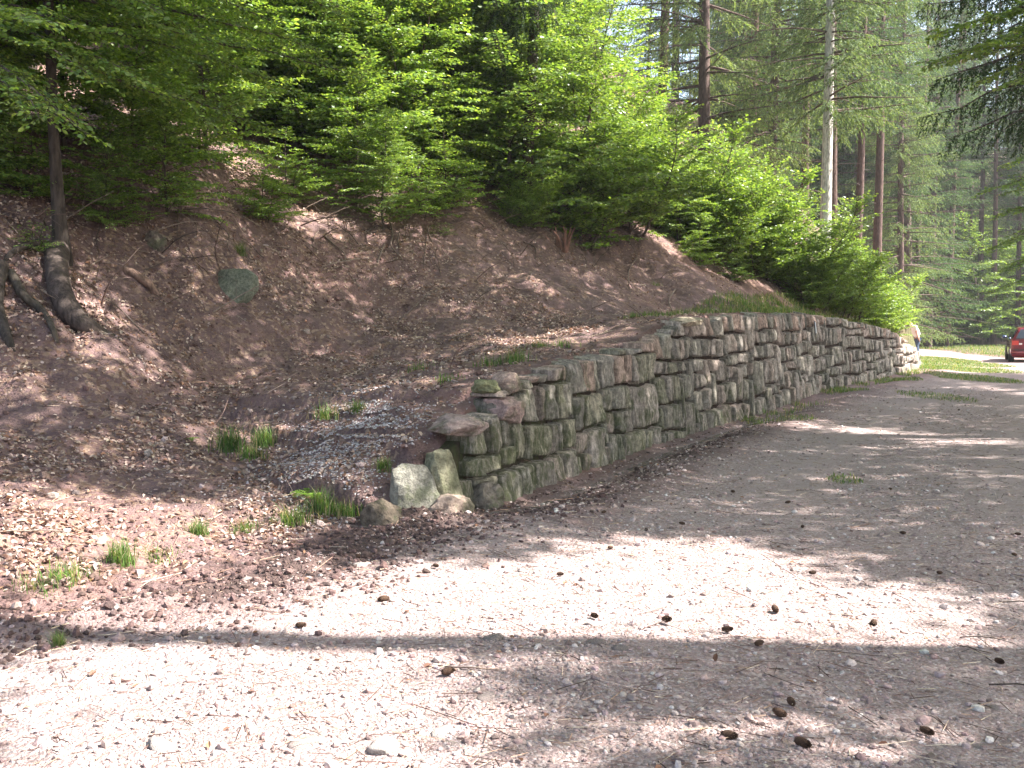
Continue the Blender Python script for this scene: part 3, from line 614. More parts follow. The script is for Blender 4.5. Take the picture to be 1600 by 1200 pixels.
# px, depth, scale, template, label
SL = [(20, 12.9, .8, 0, 'shaded beech sapling at the left edge above the hollow root'), (110, 13.6, .85, 4, 'dark beech sapling above the big bare root'), (215, 13.9, .75, 1, 'beech sapling with low dark sprays above the mossy rock'),
      (330, 15.6, .85, 0, 'beech sapling on the shaded crest above the sedge tuft'), (372, 18.5, 1.0, 2, 'beech sapling with two thin dark stems on the open leafy slope'), (455, 16.7, .5, 3, 'small beech bush with bright low sprays above the sunny patch of bank'),
      (515, 19.2, .95, 4, 'beech sapling with slanting thin stems left of the leaning trunk'), (560, 17.6, .75, 1, 'dense beech sapling overhanging the middle of the bank'), (640, 19.6, .9, 2, 'wide beech sapling below the leaning trunk'),
      (700, 18.7, .62, 3, 'low beech bush at the edge of the bank under the dark spruce'), (770, 21.5, .85, 0, 'beech sapling in front of the dark spruce trunk'), (885, 21.2, .95, 5, 'tall bright beech sapling with visible stem beside the broken stump'),
      (955, 23.6, .9, 2, 'tall bright beech sapling right of the broken stump'), (1010, 25.3, .66, 4, 'bright beech sapling behind the two tall ones'), (1062, 24.6, .62, 0, 'beech sapling with exposed lower twigs at the end of the bare bank'),
      (1112, 27.2, .66, 5, 'tallest sunlit beech above the full height wall'), (1172, 26.8, .58, 2, 'sunlit beech sapling above the grassy wall top'), (1225, 28.8, .66, 0, 'sunlit beech sapling left of the pale trunk'),
      (1272, 28.4, .55, 1, 'low sunlit beech at the foot of the pale trunk'), (1318, 30.8, .5, 4, 'sunlit beech sapling right of the pale trunk'), (1362, 32.4, .72, 1, 'sunlit beech sapling above the far part of the wall'),
      (1365, 35.5, .55, 0, 'last beech sapling above the far end of the wall'), (1150, 24.2, .4, 3, 'little beech bush just behind the wall top grass'), (1090, 23.6, .5, 3, 'dark beech bush at the right end of the bank crest')]
for px, d, sc, k, lab in SL:
    x = (px - 800) / F * d; place(saps[k], x, d, rng.uniform(0, 6.28), sc, lab, 'sapling', SAPG)
for px, d, sc, k, lab in [(55, 12.0, .45, 3, 'dark leafy beech bush behind the trunk with bare roots'), (-45, 11.6, .7, 1, 'beech bush cut by the left edge of the picture'), (165, 12.4, .35, 0, 'dark beech bush right of the rooted trunk'), (265, 13.3, .55, 1, 'low beech bush on the dark crest above the rock'), (415, 15.2, .45, 3, 'little beech bush left of the sunny patch on the crest'), (600, 17.1, .45, 4, 'low beech bush right of the sunny patch on the crest'), (660, 18.0, .5, 3, 'thin beech bush between the two wide saplings')]:
    x = (px - 800) / F * d; place(saps[k], x, d, rng.uniform(0, 6.28), sc, lab, 'sapling', SAPG)
for px, d, sc, k, lab in [(812, 19.7, .42, 0, 'low round beech bush at the foot of the dark spruce'), (905, 20.8, .95, 1, 'rounded bright beech bush around the stem above the broken stump'), (985, 22.6, .95, 1, 'rounded beech bush right of the stump at the crest'), (1045, 25.6, 1.05, 1, 'rounded beech bush between the two tall bright saplings'), (1100, 25.2, .95, 0, 'rounded sunlit beech bush left of the grassy wall top'), (1140, 26.5, 1.0, 1, 'big rounded sunlit beech bush behind the grassy wall top'), (1195, 26.2, 1.0, 0, 'round sunlit beech bush halfway between bare bank and pale trunk'), (1235, 27.2, .95, 1, 'round sunlit beech bush just left of the pale trunk'), (1268, 26.6, .7, 0, 'low round beech bush in front of the pale trunk'), (1305, 28.2, .8, 0, 'low round beech bush just right of the pale trunk'), (1335, 30.0, .9, 1, 'round sunlit beech bush below the brown spruce trunks'), (1368, 31.6, .8, 0, 'low sunlit beech bush overhanging the far wall top'), (1378, 34.0, .6, 1, 'last low round beech bush before the wall end'), (1394, 36.6, .5, 0, 'tiny beech bush behind the person at the wall end'), (1345, 36, .95, 1, 'round beech bush behind the low ones near the wall end')]:
    x = (px - 800) / F * d; place((bush, bush2)[k], x, d, rng.uniform(0, 6.28), sc, lab, 'bush', 'round sunlit beech bushes above the wall')
HG = 'beech trees in the green thicket on the hillside'
for i in range(72):
    px = rng.uniform(-150, 930); d = rng.uniform(19, 36) + max(0, px - 800) / 40
    if 0 < px < 240 and d < 27: d += 9
    x = (px - 800) / F * d; place(saps[[0, 2, 4, 5][i % 4]], x, d, rng.uniform(0, 6.28), rng.uniform(.95, 1.5), 'green beech of the thicket farther up the slope, behind the crest', 'beech tree', HG)
for px, d, sc in [(150, 9.9, .5), (205, 10.9, .55), (30, 9.5, .6), (235, 12.2, .5)]:
    x = (px - 800) / F * d
for px, py, sc, lab in [(190, 352, .55, 'small leafy shoot above the bare root'), (60, 395, .5, 'small dark shoot beside the tree at the left edge'), (1240, 606, .3, 'small green weed at the foot of the wall'), (1205, 628, .25, 'small green weed at the wall foot left of the other one'), (1175, 655, .2, 'tiny green weed at the wall foot by the pale stone'), (690, 372, .35, 'small shoot on the bank under the thicket')]:
    p = hit(px, py) if py < 560 else np.append(gnd(px, py), 0); place(shrub, p[0], p[1], rng.uniform(0, 6), sc, lab, 'shrub')

def conifer(h, r0, low, blen, nwh, needle=.12, nw=.034, dens=1., droop=.25, dead=True, lcol=((.06, .105, .05), (.09, .14, .065), (.04, .08, .04)), bark=(.10, .07, .06), hang=.6):
    tb = MB(); lb = MB(); P = curve((0, 0, -.4), (0, 0, 1), h, 14, 0, .012 if bark[0] < .3 else .003); tube(tb, P, r0 * np.linspace(1.12, .12, 14) ** .9, 10, bark, .06)
    T, A_, N_, Z = [], [], [], []
    for i in range(nwh):
        u = low + (1 - low) * (i + rng.random()) / nwh; b0, _ = lerp_path(P, min(u, .99)); 
        for q in range(3):
            az = rng.uniform(0, 6.28); L = blen * (1.05 - u) ** .7 * rng.uniform(.6, 1.15)
            el = rng.uniform(-.25, .1) + .5 * u * u; Q = curve(b0, (math.cos(az) * math.cos(el), math.sin(az) * math.cos(el), math.sin(el)), L, 8, droop, .05, droop * 1.6)
            tube(tb, Q, np.linspace(.008 + .011 * L, .003, 8), 4, bark if bark[0] < .3 else (.12, .09, .07))
            if rng.random() < .25 and u < .3: continue
            nt = int(L / .095 * dens)
            for j in range(nt):
                w = .16 + .84 * (j + rng.random()) / nt; pp, dr = lerp_path(Q, min(w, .999)); side = norm(np.cross(dr, [0, 0, 1.])) * (1 if j % 2 else -1)
                l2 = (.2 + .75 * (1 - w) ** .7 * min(1, L / 2.5)) * rng.uniform(.5, 1.15); td = norm(dr * .6 + side * .8 + np.array([0, 0, -hang * rng.uniform(.2, 1.3)]))
                nl = max(4, int(l2 / (needle * .26)))
                f = (np.arange(nl) + .2) / nl; pts_ = pp + td * l2 * f[:, None] + np.array([0, 0, -1.]) * (hang * .35 * l2 * f ** 2)[:, None]
                rv = rng.normal(0, .42, (nl, 3)); T.append(pts_); A_.append(td + rv + np.array([0, 0, -.15])); N_.append(rng.normal(0, 1, (nl, 3)) + np.array([0, 0, .8])); Z.append(needle * rng.uniform(.7, 1.2, nl))
    if dead:
        for i in range(int(16)):
            u = rng.uniform(.04, max(.06, low + .05)); b0, _ = lerp_path(P, u); az = rng.uniform(0, 6.28)
            tube(tb, curve(b0, (math.cos(az), math.sin(az), rng.uniform(-.1, .3)), rng.uniform(.4, 1.8), 5, .1, .1), np.linspace(.014, .004, 5), 3, (.09, .07, .06))
    T = np.vstack(T); A_ = np.vstack(A_); N_ = np.vstack(N_); Z = np.concatenate(Z); a, b, c = frames(A_, N_)
    D = np.array([(0, 0, 0), (.45, .5, 0), (1, 0, 0), (.45, -.5, 0)]); inst(lb, D, np.array([(0, 1, 2, 3)]), T, np.stack([a * Z[:, None], b * (nw * Z / needle)[:, None], c], 2), palette(len(T), lcol))
    return tb, lb
BK = (.085, .055, .045)
cons = [make_tree('spruce_tree', *conifer(26, .21, .05, 3.3, 80), M_NEED),
        make_tree('spruce_tree', *conifer(28, .24, .12, 3.6, 78, bark=(.12, .075, .06)), M_NEED),
        make_tree('fir_tree', *conifer(24, .19, .05, 3.9, 82, droop=.18, lcol=((.13, .19, .08), (.18, .24, .10), (.09, .135, .06)), hang=.9), M_NEED),  # light needle colours, brightened further to stand in for sunlight
        make_tree('spruce_tree', *conifer(22, .15, .18, 2.6, 64), M_NEED)]
cons.append(make_tree('spruce_tree', *conifer(27, .17, .36, 2.8, 52, bark=BK), M_NEED)); cons[4].location = (0, 0, 0)
pale = make_tree('pale_trunk_tree', *conifer(26, .165, .22, 3.6, 95, bark=(.5, .48, .44), dead=False, lcol=((.10, .15, .07), (.14, .19, .09), (.07, .11, .055)), hang=.9), M_NEED)
def tp(px, d): return (px - 800) / F * d
place(pale, tp(1286, 31.5), 31.5, 2, 1, 'tall conifer with pale smooth sunlit trunk rising above the wall', 'tree')
for px, d, k, sc, lab in [(1030, 38, 4, 1, 'spruce with thick brown trunk left of the two firs'), (1096, 34, 2, 1.05, 'fir with long rising boughs above the tall sunlit beech'),
                         (1303, 37, 4, 1, 'thin spruce just behind the pale trunk'), (1336, 41, 4, 1, 'brown trunked spruce right of the pale trunk'), (1369, 43, 4, 1.1, 'slim spruce standing right of the brown trunked spruce'), (1255, 46, 4, 1, 'slim dark spruce left of the pale trunk'),
                         (1200, 42, 2, 1.05, 'light green fir between the tall boughs and the pale trunk'), (1405, 48, 2, .9, 'drooping light green fir above the far end of the wall'), (612, 31, 1, 1, 'brown trunked spruce deep in the thicket')]:
    place(cons[k], tp(px, d), d, rng.uniform(0, 6.28), sc, lab, 'tree')
FG = 'conifers of the forest behind the road and hillside'
nfar = 0
for i in range(700):
    px = rng.uniform(-200, 1900) if i % 3 else rng.uniform(1100, 1750); d = rng.uniform(46, 125) if px > 800 else rng.uniform(38, 90)
    x = tp(px, d); y = d
    if px > 1380 and d < 58: continue
    if inpoly([x], [y], ROAD)[0]: continue
    k = int(rng.integers(0, 5)); place(cons[k], x, y, rng.uniform(0, 6.28), rng.uniform(.85, 1.2), 'tall conifer of the dim forest that closes the background', 'tree', FG); nfar += 1
    if nfar >= 150: break
for px, d, k in [(1440, 62, 4), (1462, 66, 4), (1478, 60, 4), (1552, 62, 4), (1500, 72, 4), (1530, 64, 4), (1590, 63, 4), (1450, 80, 4), (1425, 57, 4), (1512, 68, 4), (1418, 55, 0), (1570, 80, 2), (1515, 90, 2), (1485, 85, 0)]:
    place(cons[k], tp(px, d), d, rng.uniform(0, 6.28), rng.uniform(.9, 1.1), 'tall conifer of the dim forest that closes the background', 'tree', FG)
UG = 'young trees of the understorey beyond the car and the road bend'
for i in range(40):
    px = rng.uniform(1400, 1720); d = rng.uniform(60, 90); place(saps[[0, 2, 4, 5][i % 4]], tp(px, d), d, rng.uniform(0, 6.28), rng.uniform(1.0, 1.9), 'green young tree of the understorey beyond the bend of the road', 'young tree', UG)
# leaning bare trunk and left edge tree with roots
def bare_tree(px, d, base_py, lean, h, r, label, cat='tree', col=(.1, .08, .07), name='broadleaf_tree', crown=True):
    x = tp(px, d); tb = MB(); P = curve((0, 0, -.3), (lean, 0, 1), h, 12, 0, .02); tube(tb, P, np.linspace(r, r * .35, 12), 10, col, .08); lb = MB(); T, A_, N_, Z = [], [], [], []
    for i in range(26 if crown else 0):
        u = rng.uniform(.45, 1); b0, _ = lerp_path(P, min(u, .98)); az = rng.uniform(0, 6.28); Q = curve(b0, (math.cos(az), math.sin(az), .4), rng.uniform(1.5, 3.5), 7, .12, .1); tube(tb, Q, np.linspace(.035, .006, 7), 5, col)
        for j in range(60):
            pp, dr = lerp_path(Q, rng.uniform(.2, .99)); pp = pp + rng.normal(0, .3, 3) * np.array([1, 1, .35])
            for k in range(5): T.append(pp + rng.normal(0, .09, 3) * np.array([1, 1, .4])); A_.append(rng.normal(0, 1, 3) * np.array([1, 1, .3])); N_.append(np.array([0, 0, 1.]) + rng.normal(0, .3, 3)); Z.append(rng.uniform(.05, .085))
    if T: leaves_to(lb, T, A_, N_, Z, palette(len(T), BG))
    e = make_tree(name, tb, lb if T else None, M_LEAF); place(e, x, d, 0, 1, label, cat)
# overhanging broadleaf boughs upper left belong to a tree outside the frame
def bough_tree(name, base, boughs, label, needle=False, r=.2, h=13):
    e = empty(name, base); bx_, by_, bz_ = base; tb = MB(); lb = MB(); P = curve((0, 0, -.3), (0, 0, 1), h, 10, 0, .015); tube(tb, P, np.linspace(r, r * .3, 10), 10, (.06, .045, .038), .08)
    T, A_, N_, Z = [], [], [], []
    for (tx, ty, tz_, sag, w) in boughs:
        tgt = np.array([tx - bx_, ty - by_, tz_ - bz_]); st = np.array([0, 0, min(h - .5, max(1.5, tgt[2] + sag))]); n_ = 10; u = np.linspace(0, 1, n_)[:, None]
        Q = st * (1 - u) + tgt * u + np.array([0, 0, 1.]) * (.25 * np.sin(u * math.pi)) * w + rng.normal(0, .03, (n_, 3)); Lq = np.linalg.norm(tgt - st); tube(tb, Q, np.linspace(.012 + .008 * Lq, .004, n_), 5, (.1, .08, .07))
        nt = int(Lq / (.045 if needle else .038))
        for j in range(nt):
            f = .12 + .88 * (j + rng.random()) / nt; pp, dr = lerp_path(Q, min(f, .999)); side = norm(np.cross(dr, [0, 0, 1.])) * (1 if j % 2 else -1)
            if needle:
                l2 = (.25 + .7 * (1 - f)) * w * rng.uniform(.5, 1.1); td = norm(dr * .5 + side * .6 + np.array([0, 0, -rng.uniform(.3, 1.4)]))
                nl = max(4, int(l2 / .0095)); ff = np.arange(nl) / nl; T.append(pp + td * l2 * ff[:, None] + np.array([0, 0, -1.]) * (.3 * l2 * ff ** 2)[:, None]); A_.append(td * .9 + rng.normal(0, .6, (nl, 3))); N_.append(rng.normal(0, 1, (nl, 3)) + [0, 0, .8]); Z.append(rng.uniform(.045, .08, nl))
            else:
                l2 = (.28 + .7 * (1 - f) * f ** .3) * w * rng.uniform(.6, 1.2); td = norm(dr * .7 + side * .8 + np.array([0, 0, rng.normal(-.05, .1)])); nl = max(3, int(l2 / .04))
                tube(tb, np.array([pp, pp + td * l2 * .5, pp + td * l2]), (.003, .002, .001), 3, (.1, .08, .07))
                for k in range(nl):
                    q = pp + td * l2 * (k + .4) / nl; T.append(q[None]); A_.append((td * .6 + np.cross(td, [0, 0, 1.]) * (1 if k % 2 else -1) * .8 + np.array([0, 0, rng.normal(-.2, .2)]))[None]); N_.append((np.array([0, 0, 1.]) + rng.normal(0, .5, 3))[None]); Z.append(np.array([rng.uniform(.05, .08)]))
    T = np.vstack(T); A_ = np.vstack(A_); N_ = np.vstack(N_); Z = np.concatenate(Z)
    if needle:
        a, b, c = frames(A_, N_); D = np.array([(0, 0, 0), (.45, .5, 0), (1, 0, 0), (.45, -.5, 0)])
        inst(lb, D, np.array([(0, 1, 2, 3)]), T, np.stack([a * Z[:, None], b * (.24 * Z)[:, None], c], 2), palette(len(T), [(.035, .065, .035), (.05, .085, .045), (.07, .10, .06)]))
    else: leaves_to(lb, T, A_, N_, Z, palette(len(T), BG))
    tb.build('trunk', M_BARK, e, True); lb.build('crown', M_NEED if needle else M_LEAF, e); tag(e, label, 'tree'); return e
def bw(px, py, d, sag=.6, w=1.): p = at(px, py, d); return (p[0], p[1], p[2], sag, w)
sb = [bw(1440, 15, 13, .9), bw(1470, 60, 13.5, .8), bw(1455, 130, 14, .7), bw(1440, 185, 14, .6, 1.1), bw(1475, 215, 13.6, .5, 1.1), bw(1500, 110, 13, .7), bw(1540, 60, 12.6, .7), bw(1560, 200, 13.2, .6), bw(1530, 160, 14.6, .5), bw(1590, 120, 12.5), bw(1490, -20, 13), bw(1560, -30, 13), bw(1600, 20, 12.6), bw(1620, 170, 12.2), bw(1520, 10, 13.8), bw(1585, 225, 14.2, .5)]
bough_tree('spruce_tree', (9.7, 13.6, tz(9.7, 13.6)), sb, 'dark spruce boughs hanging in from the upper right edge', True)
bb = [bw(1465, 55, 11.5, .5), bw(1500, 95, 11.2, .4), bw(1540, 70, 11, .4), bw(1580, 130, 10.8, .4), bw(1450, 100, 11.6, .4), bw(1570, 20, 11.4), bw(1540, 120, 11.8, .4)]
bough_tree('beech_tree', (8.9, 11.2, tz(8.9, 11.2)), bb, 'bright beech sprays overlapping the spruce boughs at the upper right edge')
hb = [bw(px_, py_, 19.9, 1.2, w_ * 1.7) for px_, py_, w_ in [(752, 60, .9), (770, 95, .8), (790, 20, 1), (735, 20, .9), (780, 115, .6), (850, 15, .9), (868, 40, .7), (800, 60, .8), (765, -20, 1), (880, -10, .9), (845, 60, .6), (720, -10, .8)]]
bough_tree('spruce_tree', (tp(822, 20.3), 20.3, tz(tp(822, 20.3), 20.3)), hb, 'dark spruce with low hanging boughs behind the middle of the bank', True, .13)
rb = [bw(1535, 300, 22, .4, 1.2), bw(1560, 340, 22, .4, 1.2), bw(1545, 390, 22.6, .3, 1.2), bw(1580, 300, 21.5), bw(1575, 420, 22, .3, 1.2), bw(1590, 370, 21), bw(1560, 450, 23, .2), bw(1600, 460, 22, .2), bw(1600, 330, 22), bw(1570, 260, 22.5)]
bough_tree('beech_tree', (13.6, 22.5, tz(13.6, 22.5)), rb, 'beech boughs reaching in at the right edge above the red car')
lb_ = [bw(80, 40, 9.6, .4), bw(180, 60, 11, .4), bw(260, 20, 11, .5), bw(330, 70, 11.6, .4, 1.2), bw(420, 30, 12, .4, 1.2), bw(500, 80, 12.4, .3, 1.2), bw(150, 120, 10.5, .3), bw(60, 190, 9.6, .2), bw(130, 205, 9.8, .2), bw(240, 130, 11, .2, 1.2), bw(420, 120, 12.4, .2, 1.2), bw(310, -10, 11.3, .4), bw(540, 20, 13, .4, 1.2), bw(560, 120, 13.4, .2), bw(330, 190, 12, .1, 1.1), bw(430, 215, 13, .1)]
bough_tree('beech_tree', (-6.9, 11.6, tz(-6.9, 11.6)), lb_, 'beech at the left edge spreading layered green boughs over the bank')

# tree at the left edge with bare roots down the bank
def roots():
    e = empty('rooted_tree', (0, 0, 0)); tb = MB(); col = (.06, .048, .04)
    base = hit(85, 410); P = np.array([base + [0, .25, -.3], base + [-.02, .2, .5], base + [-.06, .2, 1.5], base + [-.1, .25, 4], base + [-.1, .3, 9]]); tube(tb, P, (.13, .08, .06, .05, .035), 12, col, .1)
    o = tb.build('trunk', M_BARK, e, True)
    def root(L, rad, c=col, out=.0, n_=10):
        Q = [hit(px, py) + np.array([0, -k, .5 * k]) for px, py, k in L]; Q = catmull(np.array(Q), 5); m = MB(); tube(m, Q, np.interp(np.linspace(0, 1, len(Q)), np.linspace(0, 1, len(rad)), rad), n_, c, .12, True); m.build('root', M_BARK, e, True)
    root([(95, 400, .1), (102, 440, .2), (110, 475, .22), (122, 502, .14), (148, 520, .05), (185, 528, -.05)], (.14, .125, .12, .12, .09, .03), (.085, .065, .055), n_=14)
    root([(20, 430, .05), (45, 470, .1), (70, 490, .1), (85, 515, .05), (88, 535, -.02)], (.05, .045, .04, .03, .02), (.08, .065, .05))
    root([(5, 420, .05), (2, 480, .1), (15, 530, .05), (20, 560, -.02)], (.08, .07, .05, .03))
    root([(180, 415, -.03), (205, 428, .04), (235, 448, .06), (248, 465, -.03)], (.04, .055, .05, .03), (.2, .13, .10))
    root([(60, 380, 0), (30, 395, .06), (-10, 430, .02)], (.05, .04, .03))
    tag(e, 'tree at the left edge with thick bare roots running down the eroded bank', 'tree')
roots()
p = hit(365, 455); block('mossy_rock', (p[0], p[1] + .02, p[2] + .02), (.56, .30, .62), -.3, (-.35, .38), (.15, .16, .12), 3.0, 40, M_STONE, 'flat greenish rock lodged upright in the leafy bank', 'rock', rough=.06)
p = hit(242, 382); block('root_knob', (p[0], p[1], p[2]), (.26, .2, .3), .3, (0, .2), (.15, .12, .10), 3, 41, None, 'weathered brown knob of wood in the bank above the rock', 'stump', rough=.15)
RT = 'thin exposed roots hanging down the eroded bank'
for i in range(34):
    px = rng.uniform(150, 1050); cr = np.interp(px, [0, 300, 450, 700, 860, 1000, 1100], [300, 290, 320, 345, 345, 385, 440]); py = cr + rng.uniform(-5, 50)
    Lr = rng.uniform(25, 80); dx = rng.normal(0, 22); Q = [hit(px + dx * f + rng.normal(0, 4), py + Lr * f) + np.array([0, -.02, rng.uniform(.0, .05)]) for f in np.linspace(0, 1, 5)]; m = MB(); QQ = catmull(np.array(Q), 4) - Q[0]; tube(m, QQ, np.linspace(rng.uniform(.008, .02), .003, len(QQ)), 5, random.choice([(.14, .10, .08), (.2, .15, .12), (.09, .065, .05)]), .2)
    o = m.build('bare_root', M_TWIG, None, True); o.location = Q[0]; tag(o, 'thin bare root hanging out of the upper bank', 'root', RT)
def stump():
    e = MB(); p = hit(880, 392)
    for i in range(9):
        a = i / 9 * 6.28; tube(e, curve((.05 * math.cos(a), .05 * math.sin(a), -.1), (.25 * math.cos(a), .25 * math.sin(a), 1), rng.uniform(.35, .7), 5, 0, .15), np.linspace(.06, .01, 5), 5, (.22, .12, .09), .4, True)
    o = e.build('stump', M_BARK, None, True); o.location = p; tag(o, 'reddish splintered stump near the top of the bank', 'stump')
stump()
# tangle of dead roots and brash under the saplings
RG = 'dead twigs tangled on the bank'
stick_protos = []
for k in range(5):
    m = MB(); Q = curve((0, 0, .01), (1, 0, .1), 1.0, 8, .12, .13); tube(m, Q, np.linspace(.011, .004, 8), 5, [(.2, .15, .12), (.13, .09, .07), (.3, .24, .19), (.09, .07, .06), (.17, .11, .09)][k], .2, True)
    for j in range(2): q, dr = lerp_path(Q, rng.uniform(.3, .8)); tube(m, curve(q, dr + rng.normal(0, .6, 3), .3, 4, 0, .1), (.005, .004, .003, .002), 4, (.15, .11, .09))
    stick_protos.append(m.build('twig', M_TWIG, None, True))
sused = set()
def put(proto, loc, rz, sc, tilt=(0, 0), label='', cat='', group=None):
    o = proto if proto.name not in sused else proto.copy()
    if proto.name in sused: COL.objects.link(o)
    sused.add(proto.name); o.location = loc; o.rotation_euler = (tilt[0], tilt[1], rz); o.scale = (sc,) * 3 if np.isscalar(sc) else sc; tag(o, label, cat, group); return o
for i in range(210):
    px = rng.uniform(0, 1080); base = 330 if px > 300 else 300; py = base + rng.exponential(70) + max(0, px - 800) * .25
    if py > 720: continue
    p = hit(px, py)
    if abs(seg_st([p[0]], [p[1]])[1][0]) < .45 and p[1] > 8: continue
    put(stick_protos[i % 5], (p[0], p[1], p[2] + .03), rng.uniform(0, 6.28), rng.uniform(.35, 1.0), (rng.normal(0, .3), -rng.uniform(-.2, .7)), 'thin dead twig lying on the leafy bank', 'twig', RG)
for px, py, rz, sc, k, lab in [(685, 1045, -.55, .34, 1, 'dark thin crooked stick lying on the gravel in the foreground'), (1545, 1075, -.8, .42, 3, 'dark stick on the gravel at the lower right edge'), (1565, 945, -.9, .35, 3, 'thin dark stick at the right edge of the sunlit gravel'), (0, 1055, .9, .35, 2, 'pale straw coloured stick at the lower left edge'),
                            (320, 868, -.9, .3, 0, 'short thick stick on the earth below the grass tufts'), (0, 835, .2, .55, 2, 'long pale stick lying on the lit bank at the left edge'), (1500, 1000, -.8, .3, 3, 'dark twig where sun meets shade on the right of the road'), (1380, 800, .3, .3, 1, 'small twig on the middle of the shaded road'), (470, 355, -.6, 1.2, 1, 'long dark branch lying near the top of the bank'), (500, 375, -1, 1.0, 0, 'brown branch pointing down the upper bank'), (170, 640, 2.1, .9, 1, 'thin branch leaning on the earthy bank at the left')]:
    p = hit(px, py); put(stick_protos[k], (p[0], p[1], p[2] + .012), rz, sc, (0, 0), lab, 'stick')

# fir cones and bigger stones
cm = MB()
for i in range(13):
    zz = i / 12; rr_ = .022 * math.sin(math.pi * (.12 + .8 * zz)) ** .7
    for j in range(8):
        a = j / 8 * 6.28 + i * .4; c, s__ = math.cos(a), math.sin(a)
        cm.add(np.array([(zz * .085, c * rr_ * .6, s__ * rr_ * .6), (zz * .085 - .004, c * rr_ * 1.05 - s__ * .008, s__ * rr_ * 1.05 + c * .008), (zz * .085 + .012, c * rr_ * 1.25, s__ * rr_ * 1.25), (zz * .085 - .004, c * rr_ * 1.05 + s__ * .008, s__ * rr_ * 1.05 - c * .008)]), [[0, 1, 2, 3]], (.075, .045, .03))
tube(cm, np.array([(0, 0, 0), (.04, 0, 0), (.088, 0, 0)]), (.006, .014, .005), 6, (.05, .03, .02), 0, True)
cone = cm.build('fir_cone', M_TWIG)
CG = 'fir cones scattered on the road'
for px, py in [(478, 992), (562, 888), (608, 950), (685, 902), (870, 905), (924, 970), (1128, 990), (1180, 1012), (1126, 1152), (1228, 1122), (1242, 1160), (1240, 1105), (1555, 1032), (1366, 972), (1415, 838), (1464, 898), (1582, 872), (1148, 768), (1214, 960), (1438, 1140), (1275, 898), (1255, 828), (1070, 825), (1040, 748), (940, 812), (690, 1062), (1035, 975), (1235, 785), (1595, 840), (950, 862), (1388, 765), (1500, 640)]:
    g = gnd(px, py); big = px > 1100 and py > 980; put(cone, (g[0], g[1], tz(*g) + .018), rng.uniform(0, 6.28), rng.uniform(.55, .72) * (1 if py > 930 else .75), (rng.uniform(0, 6), rng.normal(0, .15)), 'dark brown fir cone lying on the gravel', 'fir cone', CG)
protos = []
for k in range(5): protos.append(block('stone', (0, 0, 0), (1, .75, .5), 0, (0, 0), [(.32, .265, .24), (.26, .19, .17), (.38, .34, .31), (.25, .21, .195), (.32, .25, .235)][k], 3.6, 50 + k, M_STONE, 'x', 'stone', sub=2, rough=.1))
TG = 'fist sized stones lying on the road'
for i, (px, py, sz, k) in enumerate([(562, 884, .10, 2), (385, 905, .07, 0), (770, 1000, .12, 3), (1080, 905, .05, 4), (700, 988, .07, 0), (840, 997, .05, 2), (812, 1014, .06, 1), (930, 1005, .1, 3), (970, 1015, .09, 3), (1450, 1035, .05, 3), (1280, 1072, .06, 3), (1300, 1107, .05, 3), (1405, 1160, .07, 0), (1100, 1180, .07, 3), (905, 858, .05, 2), (600, 1168, .16, 2), (480, 1165, .14, 0), (690, 1150, .12, 2), (1040, 1085, .06, 1), (955, 1100, .06, 1), (830, 1085, .05, 4), (1180, 1085, .05, 4), (1530, 1170, .08, 3), (1560, 1110, .06, 0), (760, 1090, .08, 0), (100, 830, .09, 2), (190, 835, .07, 2), (20, 870, .1, 2), (1340, 1150, .05, 4), (880, 1130, .07, 1), (250, 1165, .12, 2), (1000, 1140, .06, 0), (1150, 1130, .045, 1)]):
    p = hit(px, py); put(protos[k], (p[0], p[1], p[2] + sz * .0), rng.uniform(0, 6.28), (sz, sz, sz * .75), (rng.normal(0, .1), rng.normal(0, .1)), 'partly buried stone on the ground in the foreground', 'stone', TG)

# ------------------------------------------------------------------ grass
BL = np.array([(0, -.5, 0), (0, .5, 0), (.05, .4, .55), (.05, -.4, .55), (.25, 0, .95)]); BLF4 = np.array([(0, 1, 2, 3)]); BLF3 = np.array([(3, 2, 4)])
def blades(mb, T, h, w, lean, cols):
    N = len(T); h = h * (1 - .25 * np.clip(lean, 0, 1.4)); az = rng.uniform(0, 6.28, N); Rz = rot_z(az); Sc = np.zeros((N, 3, 3)); Sc[:, 0, 0] = h * lean * 3; Sc[:, 1, 1] = w; Sc[:, 2, 2] = h
    M = Rz @ Sc; V = np.einsum('nij,vj->nvi', M, BL) + T[:, None]; off = (np.arange(N) * 5)[:, None, None]; n0 = mb.n
    mb.add(V.reshape(-1, 3), (BLF4[None] + off).reshape(-1, 4), np.repeat(cols, 5, axis=0)); mb.F3.append((BLF3[None] + off).reshape(-1, 3) + n0)
GRC = [(.09, .17, .04), (.13, .23, .05), (.06, .12, .03), (.30, .27, .15)]
def tuft(n_, rad, h, w=.006, lean=.5, seed=0):
    mb = MB(); n_ = int(n_ * 1.7); kc = rng.normal(0, rad * .24, (6, 2)); hc = rng.uniform(.55, 1, 6); q = rng.integers(0, 6, n_); xy = kc[q] + rng.normal(0, rad * .3, (n_, 2)); blades(mb, np.hstack([xy, np.zeros((n_, 1)) - .02]), rng.uniform(.25, 1, n_) * h * hc[q], np.full(n_, w) * rng.uniform(.6, 1.3, n_), rng.uniform(.1, 1.4, n_) ** 1.3 * (lean + .5), palette(n_, GRC)); return mb.build('grass_tuft', M_GRASS)
tufts = [tuft(190, .17, .34, .0075), tuft(150, .16, .2, .006), tuft(160, .09, .38, .0055, .9), tuft(70, .15, .14, .006)]
